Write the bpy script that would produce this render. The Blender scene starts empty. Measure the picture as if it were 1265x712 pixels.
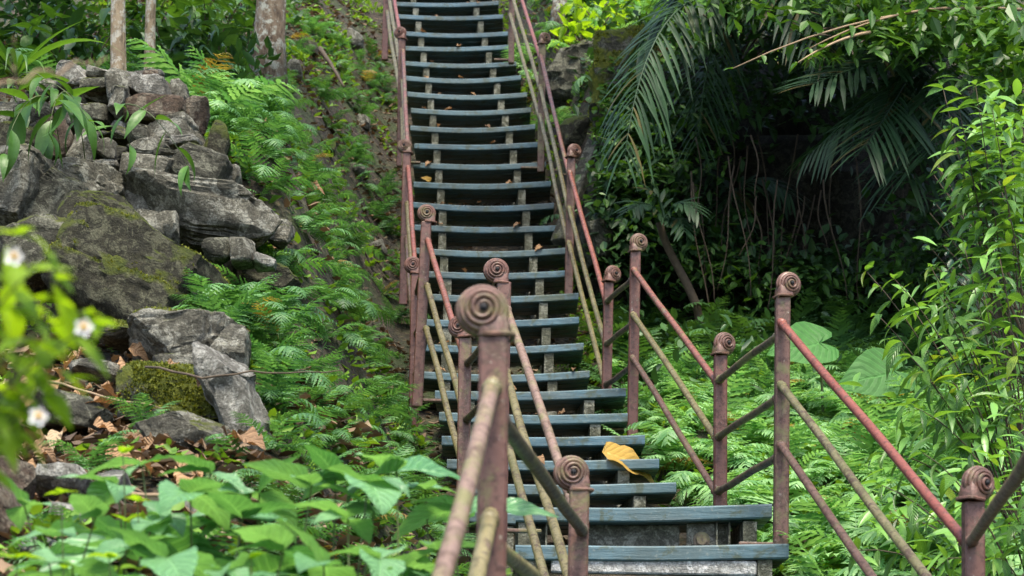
import bpy, bmesh, math, random
from mathutils import Vector, Matrix, noise
R = math.radians
rng = random.Random(7)

# ------------------------------------------------------------------ camera, sky, sun, exposure
scene = bpy.context.scene
C = scene.collection
FPX, PPX, PPY = 2300.0, 632.5, 749.0           # focal length and principal point in photo pixels (1265 x 712)
PITCH, ROLL = R(5.0), R(1.0)
CAMROT = Matrix.Rotation(R(90) + PITCH, 3, 'X') @ Matrix.Rotation(ROLL, 3, 'Z')
cam_d = bpy.data.cameras.new('camera')
cam = bpy.data.objects.new('camera', cam_d); C.objects.link(cam)
cam.rotation_euler = CAMROT.to_euler()
cam_d.sensor_width = 36.0
cam_d.lens = FPX / 1265 * 36.0
cam_d.shift_y = (PPY - 356) / 1265
cam_d.clip_start = 0.05; cam_d.clip_end = 500
cam_d.dof.use_dof = True; cam_d.dof.focus_distance = 7.6; cam_d.dof.aperture_fstop = 6.5
scene.camera = cam

SUN_EL, SUN_AZ = 66.0, 172.0                    # azimuth: direction the light comes from, clockwise from +Y
world = bpy.data.worlds.new('World'); scene.world = world; world.use_nodes = True
wn = world.node_tree.nodes; wl = world.node_tree.links
sky = wn.new('ShaderNodeTexSky'); sky.sky_type = 'NISHITA'; sky.sun_disc = False
sky.sun_elevation = R(SUN_EL); sky.sun_rotation = R(SUN_AZ); sky.dust_density = 3.0
wl.new(sky.outputs[0], wn['Background'].inputs[0]); wn['Background'].inputs[1].default_value = 0.15
sun_d = bpy.data.lights.new('sun', 'SUN'); sun_d.energy = 2.0; sun_d.angle = R(16); sun_d.color = (1, .92, .76)
sun = bpy.data.objects.new('sun', sun_d); C.objects.link(sun)
_sd = Vector((math.sin(R(SUN_AZ)) * math.cos(R(SUN_EL)), math.cos(R(SUN_AZ)) * math.cos(R(SUN_EL)), math.sin(R(SUN_EL))))
sun.rotation_euler = _sd.to_track_quat('Z', 'Y').to_euler()
sun.location = (0, 0, 30)
vs = scene.view_settings
vs.view_transform = 'Standard'; vs.look = 'None'; vs.gamma = 1.0; vs.use_curve_mapping = False
vs.exposure = 1.7
scene.render.engine = 'CYCLES'
scene.cycles.use_denoising = True
scene.cycles.max_bounces = 6; scene.cycles.diffuse_bounces = 4; scene.cycles.transmission_bounces = 4
scene.cycles.glossy_bounces = 2; scene.cycles.transparent_max_bounces = 4
scene.cycles.caustics_reflective = False; scene.cycles.caustics_refractive = False

def P(px, py, d):
    """point on the ray of a photo pixel, at world distance y = d in front of the camera"""
    v = CAMROT @ Vector(((px - PPX) / FPX, (PPY - py) / FPX, -1.0))
    return v * (d / v.y)
def PXM(d): return FPX / d                       # photo pixels per metre at distance d

def interp(tab, x):
    if x <= tab[0][0]: return tab[0][1]
    for (a, va), (b, vb) in zip(tab, tab[1:]):
        if x <= b: return va + (vb - va) * (x - a) / (b - a)
    return tab[-1][1]
def sstep(a, b, x):
    t = max(0.0, min(1.0, (x - a) / (b - a))); return t * t * (3 - 2 * t)

# ------------------------------------------------------------------ object helpers
def tag(o, label, cat, group=None, kind=None):
    if label: o['label'] = label
    if cat: o['category'] = cat
    if group: o['group'] = group
    if kind: o['kind'] = kind
    return o
def empty(name, loc, label, cat, group=None):
    o = bpy.data.objects.new(name, None); C.objects.link(o); o.location = loc
    o.empty_display_size = 0.05
    return tag(o, label, cat, group)
def link(name, me, parent=None, loc=None, mat4=None):
    o = bpy.data.objects.new(name, me); C.objects.link(o)
    if parent is not None: o.parent = parent
    if mat4 is not None: o.matrix_basis = mat4
    elif loc is not None: o.location = loc
    return o
def mesh(name, verts, faces, mat=None, smooth=True, uvs=None, sharp=None):
    me = bpy.data.meshes.new(name)
    me.from_pydata([tuple(v) for v in verts], [], faces)
    if mat is not None: me.materials.append(mat)
    if uvs is not None:
        lay = me.uv_layers.new(name='UVMap')
        li = [0] * len(me.loops); me.loops.foreach_get('vertex_index', li)
        flat = []
        for i in li: flat += list(uvs[i])
        lay.data.foreach_set('uv', flat)
    if smooth:
        me.polygons.foreach_set('use_smooth', [True] * len(me.polygons))
        if sharp: me.set_sharp_from_angle(angle=R(sharp))
    me.update()
    return me
class MB:
    def __init__(s): s.v = []; s.f = []; s.uv = []
    def add(s, verts, faces):
        n = len(s.v); s.v += [Vector(v) for v in verts]; s.f += [tuple(i + n for i in f) for f in faces]
    def box(s, c, size, M=None, taper=1.0):
        hx, hy, hz = size[0] / 2, size[1] / 2, size[2] / 2
        vs_ = []
        for z in (-hz, hz):
            k = taper if z > 0 else 1.0
            for x, y in ((-hx, -hy), (hx, -hy), (hx, hy), (-hx, hy)):
                v = Vector((x * k, y * k, z))
                if M is not None: v = M @ v
                vs_.append(v + Vector(c))
        s.add(vs_, [(3, 2, 1, 0), (4, 5, 6, 7), (0, 1, 5, 4), (1, 2, 6, 5), (2, 3, 7, 6), (3, 0, 4, 7)])
    def bbox(s, c, size, b, M=None):
        """box with bevelled edges (octagon-style profile in xy and chamfered top/bottom)"""
        hx, hy, hz = size[0] / 2, size[1] / 2, size[2] / 2
        def ring(z, ins):
            x, y = hx - ins, hy - ins
            return [(-x + b, -y, z), (x - b, -y, z), (x, -y + b, z), (x, y - b, z), (x - b, y, z), (-x + b, y, z), (-x, y - b, z), (-x, -y + b, z)]
        pts = ring(-hz, b * .7) + ring(-hz + b, 0) + ring(hz - b, 0) + ring(hz, b * .7)
        if M is not None: pts = [M @ Vector(p) for p in pts]
        pts = [Vector(p) + Vector(c) for p in pts]
        fs = [tuple(range(7, -1, -1)), tuple(range(24, 32))]
        for k in range(3):
            for i in range(8):
                j = (i + 1) % 8
                fs.append((k * 8 + i, k * 8 + j, k * 8 + 8 + j, k * 8 + 8 + i))
        s.add(pts, fs)
    def tube(s, pts, rads, n=8, cap=True):
        pts = [Vector(p) for p in pts]
        if not hasattr(rads, '__len__'): rads = [rads] * len(pts)
        rings = []; ref = None
        for i, p in enumerate(pts):
            t = (pts[min(i + 1, len(pts) - 1)] - pts[max(i - 1, 0)])
            if t.length < 1e-9: t = Vector((0, 0, 1))
            t.normalize()
            if ref is None: ref = t.orthogonal()
            ref = (ref - t * ref.dot(t)); ref.normalize()
            b = t.cross(ref)
            rings.append([p + (ref * math.cos(2 * math.pi * k / n) + b * math.sin(2 * math.pi * k / n)) * rads[i] for k in range(n)])
        vs_ = [v for r in rings for v in r]; fs = []
        for i in range(len(pts) - 1):
            for k in range(n):
                j = (k + 1) % n
                fs.append((i * n + k, i * n + j, (i + 1) * n + j, (i + 1) * n + k))
        if cap:
            fs.append(tuple(range(n - 1, -1, -1))); fs.append(tuple((len(pts) - 1) * n + k for k in range(n)))
        s.add(vs_, fs)
    def build(s, name, mat, smooth=True, sharp=None): return mesh(name, s.v, s.f, mat, smooth, None, sharp)

def bez(a, b, c, t): return a * (1 - t) ** 2 + b * 2 * t * (1 - t) + c * t * t

# ------------------------------------------------------------------ materials
class NT:
    def __init__(s, name):
        s.m = bpy.data.materials.new(name); s.m.use_nodes = True
        s.n = s.m.node_tree.nodes; s.l = s.m.node_tree.links
        s.b = s.n['Principled BSDF']; s.out = s.n['Material Output']
        s.tc = s.n.new('ShaderNodeTexCoord')
    def lk(s, a, b): s.l.new(a, b)
    def setv(s, sock, v):
        if isinstance(v, (int, float)): sock.default_value = v
        elif isinstance(v, (tuple, list)): sock.default_value = tuple(v) + ((1,) if len(v) == 3 and sock.type == 'RGBA' else ())
        else: s.lk(v, sock)
    def noise(s, scale, detail=6, rough=.6, vec=None, dist=0):
        n = s.n.new('ShaderNodeTexNoise'); n.inputs['Scale'].default_value = scale
        n.inputs['Detail'].default_value = detail; n.inputs['Roughness'].default_value = rough
        n.inputs['Distortion'].default_value = dist
        s.lk(vec if vec is not None else s.tc.outputs['Object'], n.inputs['Vector']); return n.outputs['Fac']
    def voro(s, scale, feature='F1', vec=None, out='Distance'):
        n = s.n.new('ShaderNodeTexVoronoi'); n.feature = feature; n.inputs['Scale'].default_value = scale
        s.lk(vec if vec is not None else s.tc.outputs['Object'], n.inputs['Vector']); return n.outputs[out]
    def math(s, op, a, b=0.0, clamp=False):
        n = s.n.new('ShaderNodeMath'); n.operation = op; n.use_clamp = clamp
        s.setv(n.inputs[0], a); s.setv(n.inputs[1], b); return n.outputs[0]
    def ramp(s, fac, stops, interp_='LINEAR'):
        n = s.n.new('ShaderNodeValToRGB'); cr = n.color_ramp; cr.interpolation = interp_
        while len(cr.elements) < len(stops): cr.elements.new(.5)
        for e, (p, c) in zip(cr.elements, stops):
            e.position = p; e.color = (c, c, c, 1) if isinstance(c, (int, float)) else tuple(c) + (1,)
        s.lk(fac, n.inputs[0]); return n.outputs[0]
    def mix(s, fac, a, b, mode='MIX'):
        n = s.n.new('ShaderNodeMix'); n.data_type = 'RGBA'; n.blend_type = mode
        s.setv(n.inputs[0], fac); s.setv(n.inputs[6], a); s.setv(n.inputs[7], b); return n.outputs[2]
    def bump(s, h, strength=.4, dist=.01, prev=None):
        n = s.n.new('ShaderNodeBump'); n.inputs['Strength'].default_value = strength; n.inputs['Distance'].default_value = dist
        s.lk(h, n.inputs['Height'])
        if prev is not None: s.lk(prev, n.inputs['Normal'])
        s.lk(n.outputs[0], s.b.inputs['Normal']); return n.outputs[0]
    def normal_z(s):
        g = s.n.new('ShaderNodeNewGeometry'); x = s.n.new('ShaderNodeSeparateXYZ')
        s.lk(g.outputs['Normal'], x.inputs[0]); return x.outputs[2]
    def rnd(s):
        """random per object plus random per mesh island, 0..1"""
        o = s.n.new('ShaderNodeObjectInfo'); g = s.n.new('ShaderNodeNewGeometry')
        a = s.math('ADD', o.outputs['Random'], g.outputs['Random Per Island'])
        return s.math('FRACT', a)

def leaf_mat(name, dark, light, trans=.35, rough=.42, tcol=None, veins=False, old=None, spec=.4):
    m = NT(name)
    r = m.rnd()
    stops = [(0, dark), (.75, light), (1, tuple(min(1, c * 1.15) for c in light))]
    if old: stops = [(0, dark), (.7, light), (.945, light), (.955, old)]
    col = m.ramp(r, stops)
    n = m.noise(9, 3)
    col = m.mix(m.math('MULTIPLY', m.ramp(n, [(.35, 0), (.7, 1)]), .35), col, tuple(c * .6 for c in dark))
    bh = n
    if veins:
        sx = m.n.new('ShaderNodeSeparateXYZ'); m.lk(m.tc.outputs['UV'], sx.inputs[0])
        au = m.math('ABSOLUTE', m.math('SUBTRACT', sx.outputs[0], .5))
        mid = m.ramp(au, [(.0, 1), (.035, 0)])
        ph = m.math('SUBTRACT', m.math('MULTIPLY', sx.outputs[1], 9.0), m.math('MULTIPLY', au, 5.0))
        tri = m.math('ABSOLUTE', m.math('SUBTRACT', m.math('FRACT', ph), .5))
        side = m.ramp(tri, [(0, .8), (.09, 0)])
        v = m.math('MAXIMUM', mid, side)
        col = m.mix(m.math('MULTIPLY', v, .5), col, tuple(min(1, c * 1.7 + .02) for c in light))
        bh = m.math('SUBTRACT', m.math('MULTIPLY', tri, 1.0), m.math('MULTIPLY', mid, .4))
        m.bump(bh, .7, .010)
    else:
        m.bump(bh, .25, .01)
    m.lk(col, m.b.inputs['Base Color']); m.b.inputs['Roughness'].default_value = rough
    m.b.inputs['Specular IOR Level'].default_value = spec
    t = m.n.new('ShaderNodeBsdfTranslucent')
    tc = m.mix(1.0, col, tcol or (1.5, 1.35, .5), 'MULTIPLY')
    m.lk(tc, t.inputs['Color'])
    mx = m.n.new('ShaderNodeMixShader'); mx.inputs[0].default_value = trans
    m.lk(m.b.outputs[0], mx.inputs[1]); m.lk(t.outputs[0], mx.inputs[2]); m.lk(mx.outputs[0], m.out.inputs[0])
    return m.m

def rock_mat(name, a, b, lichen, moss=.3, mosscol=((.05, .07, .008), (.15, .17, .018)), world=False):
    m = NT(name)
    o = m.n.new('ShaderNodeObjectInfo')
    mp = m.n.new('ShaderNodeVectorMath'); mp.operation = 'ADD'
    m.lk(m.tc.outputs['Object'], mp.inputs[0]); m.lk(o.outputs['Location'], mp.inputs[1]); vec = mp.outputs[0]
    n1 = m.noise(9, 8, .7, vec); n2 = m.noise(34, 8, .75, vec); n3 = m.noise(110, 5, .75, vec)
    col = m.ramp(n1, [(.34, a), (.58, b)])
    col = m.mix(m.ramp(n2, [(.4, 0), (.58, .75)]), col, tuple(c * .45 for c in a))
    col = m.mix(m.ramp(m.noise(14, 8, .75, vec, .6), [(.50, 0), (.56, .85)]), col, lichen)
    col = m.mix(m.ramp(n3, [(.42, .5), (.56, 0)]), col, tuple(c * .35 for c in a))
    strat = m.n.new('ShaderNodeTexWave'); strat.wave_type = 'BANDS'; strat.bands_direction = 'Z'
    strat.inputs['Scale'].default_value = 14; strat.inputs['Distortion'].default_value = 7; strat.inputs['Detail'].default_value = 4
    strat.inputs['Detail Scale'].default_value = 2.5
    m.lk(vec, strat.inputs['Vector'])
    crack = m.ramp(strat.outputs['Fac'], [(0, 1), (.10, 0)])
    col = m.mix(m.math('MULTIPLY', crack, .35), col, tuple(c * .25 for c in a))
    mm = m.math('ADD', m.math('MULTIPLY', m.normal_z(), .45), m.math('ADD', m.noise(6, 6, .6, vec), moss - .75))
    mk = m.ramp(mm, [(.44, 0), (.56, 1)])
    mcol = m.ramp(m.noise(40, 5, .7, vec), [(.3, mosscol[0]), (.7, mosscol[1])])
    col = m.mix(mk, col, mcol)
    m.lk(col, m.b.inputs['Base Color'])
    m.lk(m.ramp(n2, [(0, .75), (1, .95)]), m.b.inputs['Roughness'])
    m.b.inputs['Specular IOR Level'].default_value = .3
    h = m.math('ADD', m.math('MULTIPLY', n2, .8), m.math('ADD', m.math('MULTIPLY', n3, .4), m.math('MULTIPLY', crack, -.06)))
    h = m.math('ADD', h, m.math('MULTIPLY', mk, m.math('MULTIPLY', m.noise(130, 4, .8, vec), .9)))
    m.bump(h, 1.0, .03)
    return m.m

def paint_mat(name, base, faded, lich=.5, moss=.45, metal=0.0):
    m = NT(name)
    o = m.n.new('ShaderNodeObjectInfo')
    mp = m.n.new('ShaderNodeVectorMath'); mp.operation = 'ADD'
    m.lk(m.tc.outputs['Object'], mp.inputs[0]); m.lk(o.outputs['Location'], mp.inputs[1]); vec = mp.outputs[0]
    n1 = m.noise(6, 6, .6, vec); n2 = m.noise(45, 6, .7, vec); n3 = m.noise(110, 4, .6, vec)
    rn = o.outputs['Random']
    col = m.ramp(n1, [(.3, base), (.7, faded)])
    col = m.mix(m.math('MULTIPLY', rn, .45), col, m.mix(.5, faded, (.13, .11, .085)))
    col = m.mix(m.ramp(n2, [(.5, 0), (.60, .8)]), col, tuple(c * .45 for c in base))
    fl = m.noise(17, 9, .72, vec, .8)
    sh = m.math('ADD', fl, m.math('MULTIPLY', m.math('SUBTRACT', rn, .5), .08))
    col = m.mix(m.ramp(sh, [(.555, 0), (.565, .85)]), col, (.07, .038, .022))            # flaked to rust
    col = m.mix(m.ramp(sh, [(.62, 0), (.63, .6)]), col, (.19, .13, .09))                 # bare primer
    mo = m.math('ADD', m.noise(9, 8, .75, vec, .4), m.math('MULTIPLY', m.math('SUBTRACT', rn, .5), .10))
    col = m.mix(m.ramp(mo, [(moss, 0), (moss + .13, .75)]), col, (.14, .14, .045))
    col = m.mix(m.ramp(m.noise(60, 6, .75, vec), [(lich + .13, 0), (lich + .18, .75)]), col, (.36, .34, .28))
    m.lk(col, m.b.inputs['Base Color'])
    m.lk(m.ramp(n2, [(.3, .30), (.7, .7)]), m.b.inputs['Roughness'])
    m.b.inputs['Specular IOR Level'].default_value = .5
    m.bump(m.math('ADD', n2, m.math('MULTIPLY', n3, .5)), .35, .004)
    return m.m

def bark_mat(name, a, b, c, lich):
    m = NT(name)
    mp = m.n.new('ShaderNodeMapping'); mp.inputs['Scale'].default_value = (1, 1, .35)
    m.lk(m.tc.outputs['Object'], mp.inputs[0]); v = mp.outputs[0]
    n1 = m.noise(10, 8, .65, v); n2 = m.noise(40, 6, .7, v)
    col = m.ramp(n1, [(.3, a), (.5, b), (.7, c)])
    col = m.mix(m.ramp(m.noise(16, 7, .7), [(.5, 0), (.57, .85)]), col, lich)
    col = m.mix(m.ramp(n2, [(.35, .7), (.5, 0)]), col, tuple(x * .4 for x in a))
    m.lk(col, m.b.inputs['Base Color']); m.b.inputs['Roughness'].default_value = .9
    m.bump(m.math('ADD', n1, n2), .7, .015)
    return m.m

def ground_mat():
    m = NT('forest_floor')
    n1 = m.noise(3, 8, .65); n2 = m.noise(22, 8, .7); n3 = m.noise(70, 6, .7)
    col = m.ramp(n2, [(.3, (.012, .010, .006)), (.5, (.028, .021, .013)), (.7, (.06, .044, .027))])
    chips = m.voro(38, 'F1', None, 'Color')
    sx = m.n.new('ShaderNodeSeparateColor'); m.lk(chips, sx.inputs[0])
    ccol = m.ramp(sx.outputs[0], [(0, (.02, .014, .008)), (.5, (.06, .042, .024)), (1, (.12, .09, .05))])
    col = m.mix(m.ramp(sx.outputs[1], [(.45, 0), (.6, .8)]), col, ccol)
    col = m.mix(m.ramp(n1, [(.45, 0), (.62, .75)]), col, m.ramp(n3, [(.3, (.015, .03, .006)), (.7, (.05, .085, .015))]))
    m.lk(col, m.b.inputs['Base Color']); m.b.inputs['Roughness'].default_value = .95
    m.bump(m.math('ADD', n2, m.math('ADD', m.math('MULTIPLY', n3, .5), m.math('MULTIPLY', m.voro(38), .8))), .9, .04)
    return m.m

def plank_mat():
    m = NT('weathered_blue_plank')
    o = m.n.new('ShaderNodeObjectInfo')
    mp = m.n.new('ShaderNodeMapping'); mp.inputs['Scale'].default_value = (1.2, 14, 14)
    ad = m.n.new('ShaderNodeVectorMath'); ad.operation = 'ADD'
    m.lk(m.tc.outputs['Object'], ad.inputs[0]); m.lk(o.outputs['Location'], ad.inputs[1])
    m.lk(ad.outputs[0], mp.inputs[0]); v = mp.outputs[0]
    n1 = m.noise(6, 8, .7, v); n2 = m.noise(55, 6, .7, ad.outputs[0]); n4 = m.noise(4, 5, .6, ad.outputs[0])
    col = m.ramp(n1, [(.3, (.022, .055, .076)), (.5, (.046, .110, .145)), (.72, (.10, .18, .215))])
    col = m.mix(m.ramp(n4, [(.42, 0), (.62, .7)]), col, (.030, .042, .036))
    col = m.mix(m.ramp(m.noise(2.5, 6, .7, v), [(.52, 0), (.7, .5)]), col, (.13, .16, .165))
    col = m.mix(m.ramp(n2, [(.58, 0), (.66, .6)]), col, (.20, .21, .18))
    col = m.mix(m.math('MULTIPLY', o.outputs['Random'], .85), col, m.mix(.55, col, (.085, .135, .135)))
    sz = m.n.new('ShaderNodeSeparateXYZ'); m.lk(m.tc.outputs['Object'], sz.inputs[0])
    col = m.mix(m.ramp(m.noise(11, 8, .75, ad.outputs[0], .5), [(.52, 0), (.60, .75)]), col, (.040, .052, .022))
    m.lk(col, m.b.inputs['Base Color']); m.lk(m.ramp(n1, [(.3, .38), (.7, .66)]), m.b.inputs['Roughness'])
    m.b.inputs['Specular IOR Level'].default_value = .5
    m.bump(m.math('ADD', n1, m.math('MULTIPLY', n2, .5)), .5, .006)
    return m.m

def simple_mat(name, a, b, scale=20, rough=.85, bump=.5):
    m = NT(name)
    n = m.noise(scale, 7, .7)
    r = m.rnd()
    col = m.mix(m.math('MULTIPLY', r, .5), m.ramp(n, [(.3, a), (.7, b)]), tuple(c * .55 for c in a))
    m.lk(col, m.b.inputs['Base Color']); m.b.inputs['Roughness'].default_value = rough
    m.bump(n, bump, .01)
    return m.m

M_GROUND = ground_mat()
M_PLANK = plank_mat()
M_ROCK = rock_mat('lichen_rock', (.10, .095, .070), (.225, .215, .165), (.37, .365, .30), .30)
M_ROCKP = rock_mat('pale_rock', (.15, .145, .12), (.30, .29, .245), (.46, .455, .40), .02)
M_ROCKD = rock_mat('dark_rock', (.05, .05, .036), (.115, .112, .08), (.23, .23, .17), .38)
M_ROCKB = rock_mat('brown_rock', (.075, .05, .034), (.15, .105, .07), (.22, .19, .14), .06)
M_MOSS = rock_mat('mossy_rock', (.028, .028, .016), (.065, .06, .034), (.13, .13, .08), .58, ((.035, .055, .007), (.11, .13, .014)))
M_MOSSY = rock_mat('thick_moss_rock', (.06, .06, .045), (.12, .11, .08), (.2, .2, .16), .80, ((.05, .075, .008), (.17, .19, .02)))
M_HOLLOW = rock_mat('shade_toned_hollow_rock', (.014, .014, .011), (.036, .035, .026), (.07, .07, .052), .2, ((.008, .013, .003), (.02, .03, .006)))  # near-black tone carries the shade of the hollow
M_POST = paint_mat('maroon_paint', (.090, .030, .021), (.135, .058, .040), .50, .55)
M_SHELL = paint_mat('glossy_maroon_paint', (.105, .038, .026), (.16, .072, .048), .56, .56)
M_RED = paint_mat('red_rail_paint', (.155, .036, .023), (.20, .066, .043), .55, .57)
M_YEL = paint_mat('lichen_covered_rail', (.165, .130, .045), (.27, .225, .10), .52, .50)
M_RUST = paint_mat('rusty_brown_rail', (.115, .055, .036), (.185, .105, .07), .50, .48)
M_DARKRAIL = paint_mat('dark_brown_rail', (.05, .032, .022), (.085, .06, .035), .6, .52)
M_WELD = paint_mat('rusted_weld', (.06, .03, .02), (.10, .055, .032), .6, .6)
M_PINK = paint_mat('faded_pink_rail', (.15, .082, .056), (.22, .145, .11), .52, .52)
M_HOLE = simple_mat('hole_shade', (.006, .006, .008), (.01, .01, .012))
M_CONC = rock_mat('stained_concrete', (.14, .14, .11), (.26, .25, .20), (.38, .38, .32), -.1)
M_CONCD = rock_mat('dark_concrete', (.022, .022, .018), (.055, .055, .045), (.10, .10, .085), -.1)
M_WHITE = rock_mat('flaking_white_beam', (.38, .38, .35), (.70, .70, .66), (.82, .82, .80), -.2)
M_STRING = rock_mat('weathered_stringer', (.105, .108, .075), (.21, .212, .15), (.36, .36, .29), .1)
M_BARK = bark_mat('mottled_bark', (.07, .042, .026), (.16, .115, .075), (.24, .20, .15), (.38, .39, .33))
M_BARK2 = bark_mat('slender_bark', (.12, .085, .05), (.22, .165, .10), (.28, .23, .15), (.36, .35, .29))
M_STEM = simple_mat('green_stem', (.045, .07, .015), (.10, .13, .03), 30, .6)
M_STEMB = simple_mat('brown_stem', (.045, .03, .018), (.10, .07, .04), 30, .8)
M_TWIG = simple_mat('dry_twig', (.22, .15, .085), (.38, .28, .17), 30, .85)
M_DRY = leaf_mat('dry_leaf', (.13, .075, .038), (.36, .215, .105), .2, .7, (1.2, .9, .6), True, (.42, .32, .19))
M_LITTER = leaf_mat('litter_leaf', (.045, .030, .018), (.20, .135, .078), .12, .8, (1.1, .9, .7), False, (.30, .24, .16))
M_YELLOW = leaf_mat('yellow_leaf', (.34, .20, .04), (.46, .29, .06), .35, .5, (1.2, 1, .4), True)
G_FERN = leaf_mat('fern_green', (.034, .115, .034), (.115, .26, .08), .36, .5, (1.25, 1.3, .6))
G_FERNB = leaf_mat('bright_fern_green', (.10, .26, .085), (.27, .47, .18), .36, .46, (1.2, 1.3, .65))
G_FERNO = leaf_mat('withered_fern', (.16, .10, .03), (.34, .26, .07), .3, .6)
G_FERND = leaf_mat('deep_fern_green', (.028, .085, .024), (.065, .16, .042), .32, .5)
G_BROAD = leaf_mat('broadleaf_green', (.07, .21, .075), (.20, .39, .17), .32, .36, (1.25, 1.3, .5), True, None, .5)
G_LIME = leaf_mat('lime_leaf', (.19, .35, .018), (.32, .50, .03), .45, .4, (1.4, 1.35, .35), True)
G_LANCE = leaf_mat('lance_leaf_green', (.042, .125, .024), (.135, .285, .05), .35, .34, (1.5, 1.4, .5), True, (.27, .38, .04), .5)
G_GLOSS = leaf_mat('glossy_dark_leaf', (.012, .05, .018), (.035, .11, .035), .2, .22, None, False, None, .6)
G_DARK = leaf_mat('shaded_leaf', (.018, .055, .018), (.05, .125, .035), .3, .45)  # leaf green darkened to carry the shade
G_MID = leaf_mat('undergrowth_leaf', (.03, .09, .014), (.08, .19, .028), .35, .42)
G_PALM = leaf_mat('palm_green', (.010, .034, .014), (.032, .080, .034), .25, .5, (1.3, 1.4, .6), False, (.10, .085, .03), .35)
G_TARO = leaf_mat('taro_green', (.025, .095, .022), (.045, .14, .03), .2, .6, (1.4, 1.3, .6), True, None, .2)
G_COVER = leaf_mat('ground_cover_leaf', (.05, .13, .014), (.16, .30, .03), .35, .5)
M_PETAL = simple_mat('white_petal', (.75, .75, .72), (.85, .85, .82), 20, .6, .1)
M_FLOWER = simple_mat('flower_centre', (.55, .30, .02), (.65, .40, .04), 40, .7)

# ------------------------------------------------------------------ stair layout (photo pixels -> metres)
# treads: (left px, right px, top-edge py, distance)
TR_A = [(637, 980, 671, 6.65), (633, 960, 625, 6.98)]
TR_B = []
for py, d, rx in ((633, 7.63, 862), (596.6, 8.00, 840), (566, 8.37, 818), (537, 8.74, 801), (509.5, 9.10, 779), (481, 9.45, 770)):
    TR_B.append((rx - .95 * PXM(d), rx, py, d))
ycs = [456, 422, 392.5, 362, 333, 305, 277, 250, 224, 200.5, 176, 154, 133, 114, 94, 75, 56, 38, 18.5, 2, -14.5, -30, -45]
xr = [(0, 727), (1, 721), (2, 716), (3, 711), (4, 705), (5, 696), (6, 689), (7, 685), (9, 672), (13, 648.5), (19, 614), (22, 599)]
TR_C = []
for k, py in enumerate(ycs):
    d = 9.95 + .40 * k; rx = interp(xr, k)
    TR_C.append((rx - .955 * PXM(d), rx, py, d))
# posts: (post px, shell px, shell py, distance)
POST_R = [(1303, 1312, 398, 3.22), (1202, 1208, 598, 4.82), (967, 974, 352, 6.69), (890, 895, 425, 7.39), (785, 789, 300, 9.22),
          (752, 757, 339, 9.78), (706, 709.5, 187, 11.5), (670, 673, 48, 13.5), (633, 635, -62, 15.7)]
POST_L = [(611, 596, 385, 3.22), (716, 706, 585, 4.82), (623, 613, 335, 6.69), (575, 568, 404, 7.39), (527, 527, 264, 9.22),
          (514, 510, 328, 9.78), (503, 500, 181, 11.5), (497, 494.5, 41, 13.5), (479, 477, -66, 15.7)]

_xc, _S = [], []
for l, r, y, d in ([(550, 1240, 1030, 4.0)] + TR_A + TR_B + TR_C):
    a, b = P(l, y, d), P(r, y, d)
    _xc.append((d, (a.x + b.x) / 2)); _S.append((d, (a.z + b.z) / 2))
_S = [(-6, -4.2), (0.6, -1.75), (3.22, -.17), (4.9, -.15)] + _S[1:]
_S += [(_S[-1][0] + 20, _S[-1][1] + 13), (_S[-1][0] + 80, _S[-1][1] + 30)]
_xc = [(0, .33), (3.2, .42), (4.9, .66)] + _xc[1:]
def xc(d): return interp(_xc, d)
def S(d): return interp(_S, d)
GL = [(-6, -3.4), (0, -1.5), (1.5, -.9), (2.5, -.35), (3.2, .02), (4, .36), (4.8, .64), (5.6, .98), (6.3, 1.27), (7.2, 1.62), (7.7, 1.8), (8.2, 2.75), (9, 3.2), (11, 4.05), (14, 5.5), (18, 7.9), (24, 12), (40, 22), (100, 50)]
GR = [(-6, -3.6), (0, -1.9), (2, -1.3), (3.2, -.7), (5, -.02), (6, .38), (7, .78), (8, 1.18), (9, 1.62), (10, 2.02), (10.6, 2.28), (11, 2.45), (12.5, 3.0), (13.1, 4.75), (13.6, 5.1), (15, 6.0), (18, 7.9), (24, 12), (40, 22), (100, 50)]
def ground_z(x, y, detail=True):
    c = xc(y); s = S(y) - .30 - .12 * sstep(10, 12, y)
    u = x - c
    if u < 0:
        g = interp(GL, y) + .12 * max(0, -u - 2.2)
        z = s + (g - s) * sstep(.55, 1.45, -u)
    else:
        g = interp(GR, y) + .25 * max(0, x - 2.3)
        z = s + (g - s) * sstep(.5, .9, u)
    if detail:
        z += .07 * noise.noise((x * 1.3, y * 1.3, 3.1)) + .045 * noise.noise((x * 4, y * 4, 7.7)) + .02 * noise.noise((x * 11, y * 11, 1.7))
    return z

# ------------------------------------------------------------------ ground: one sheet, finer where it is seen
def axis(a0, a1, b0, b1, fine):
    out = []; v = b0
    n = int((b1 - b0) / fine)
    core = [b0 + i * (b1 - b0) / n for i in range(n + 1)]
    lo = []; st = fine; v = b0
    while v > a0: st *= 1.35; v -= st; lo.append(max(v, a0))
    hi = []; st = fine; v = b1
    while v < a1: st *= 1.35; v += st; hi.append(min(v, a1))
    return lo[::-1] + core + hi
gx = axis(-60, 60, -4.2, 3.8, .06); gy = axis(-40, 120, .5, 20, .07)
gv = [(x, y, ground_z(x, y)) for y in gy for x in gx]
nx = len(gx)
gf = [(j * nx + i, j * nx + i + 1, (j + 1) * nx + i + 1, (j + 1) * nx + i) for j in range(len(gy) - 1) for i in range(nx - 1)]
g = link('ground', mesh('ground', gv, gf, M_GROUND)); tag(g, 'steep forest floor of soil and fallen leaves', 'ground', None, 'structure')

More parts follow.
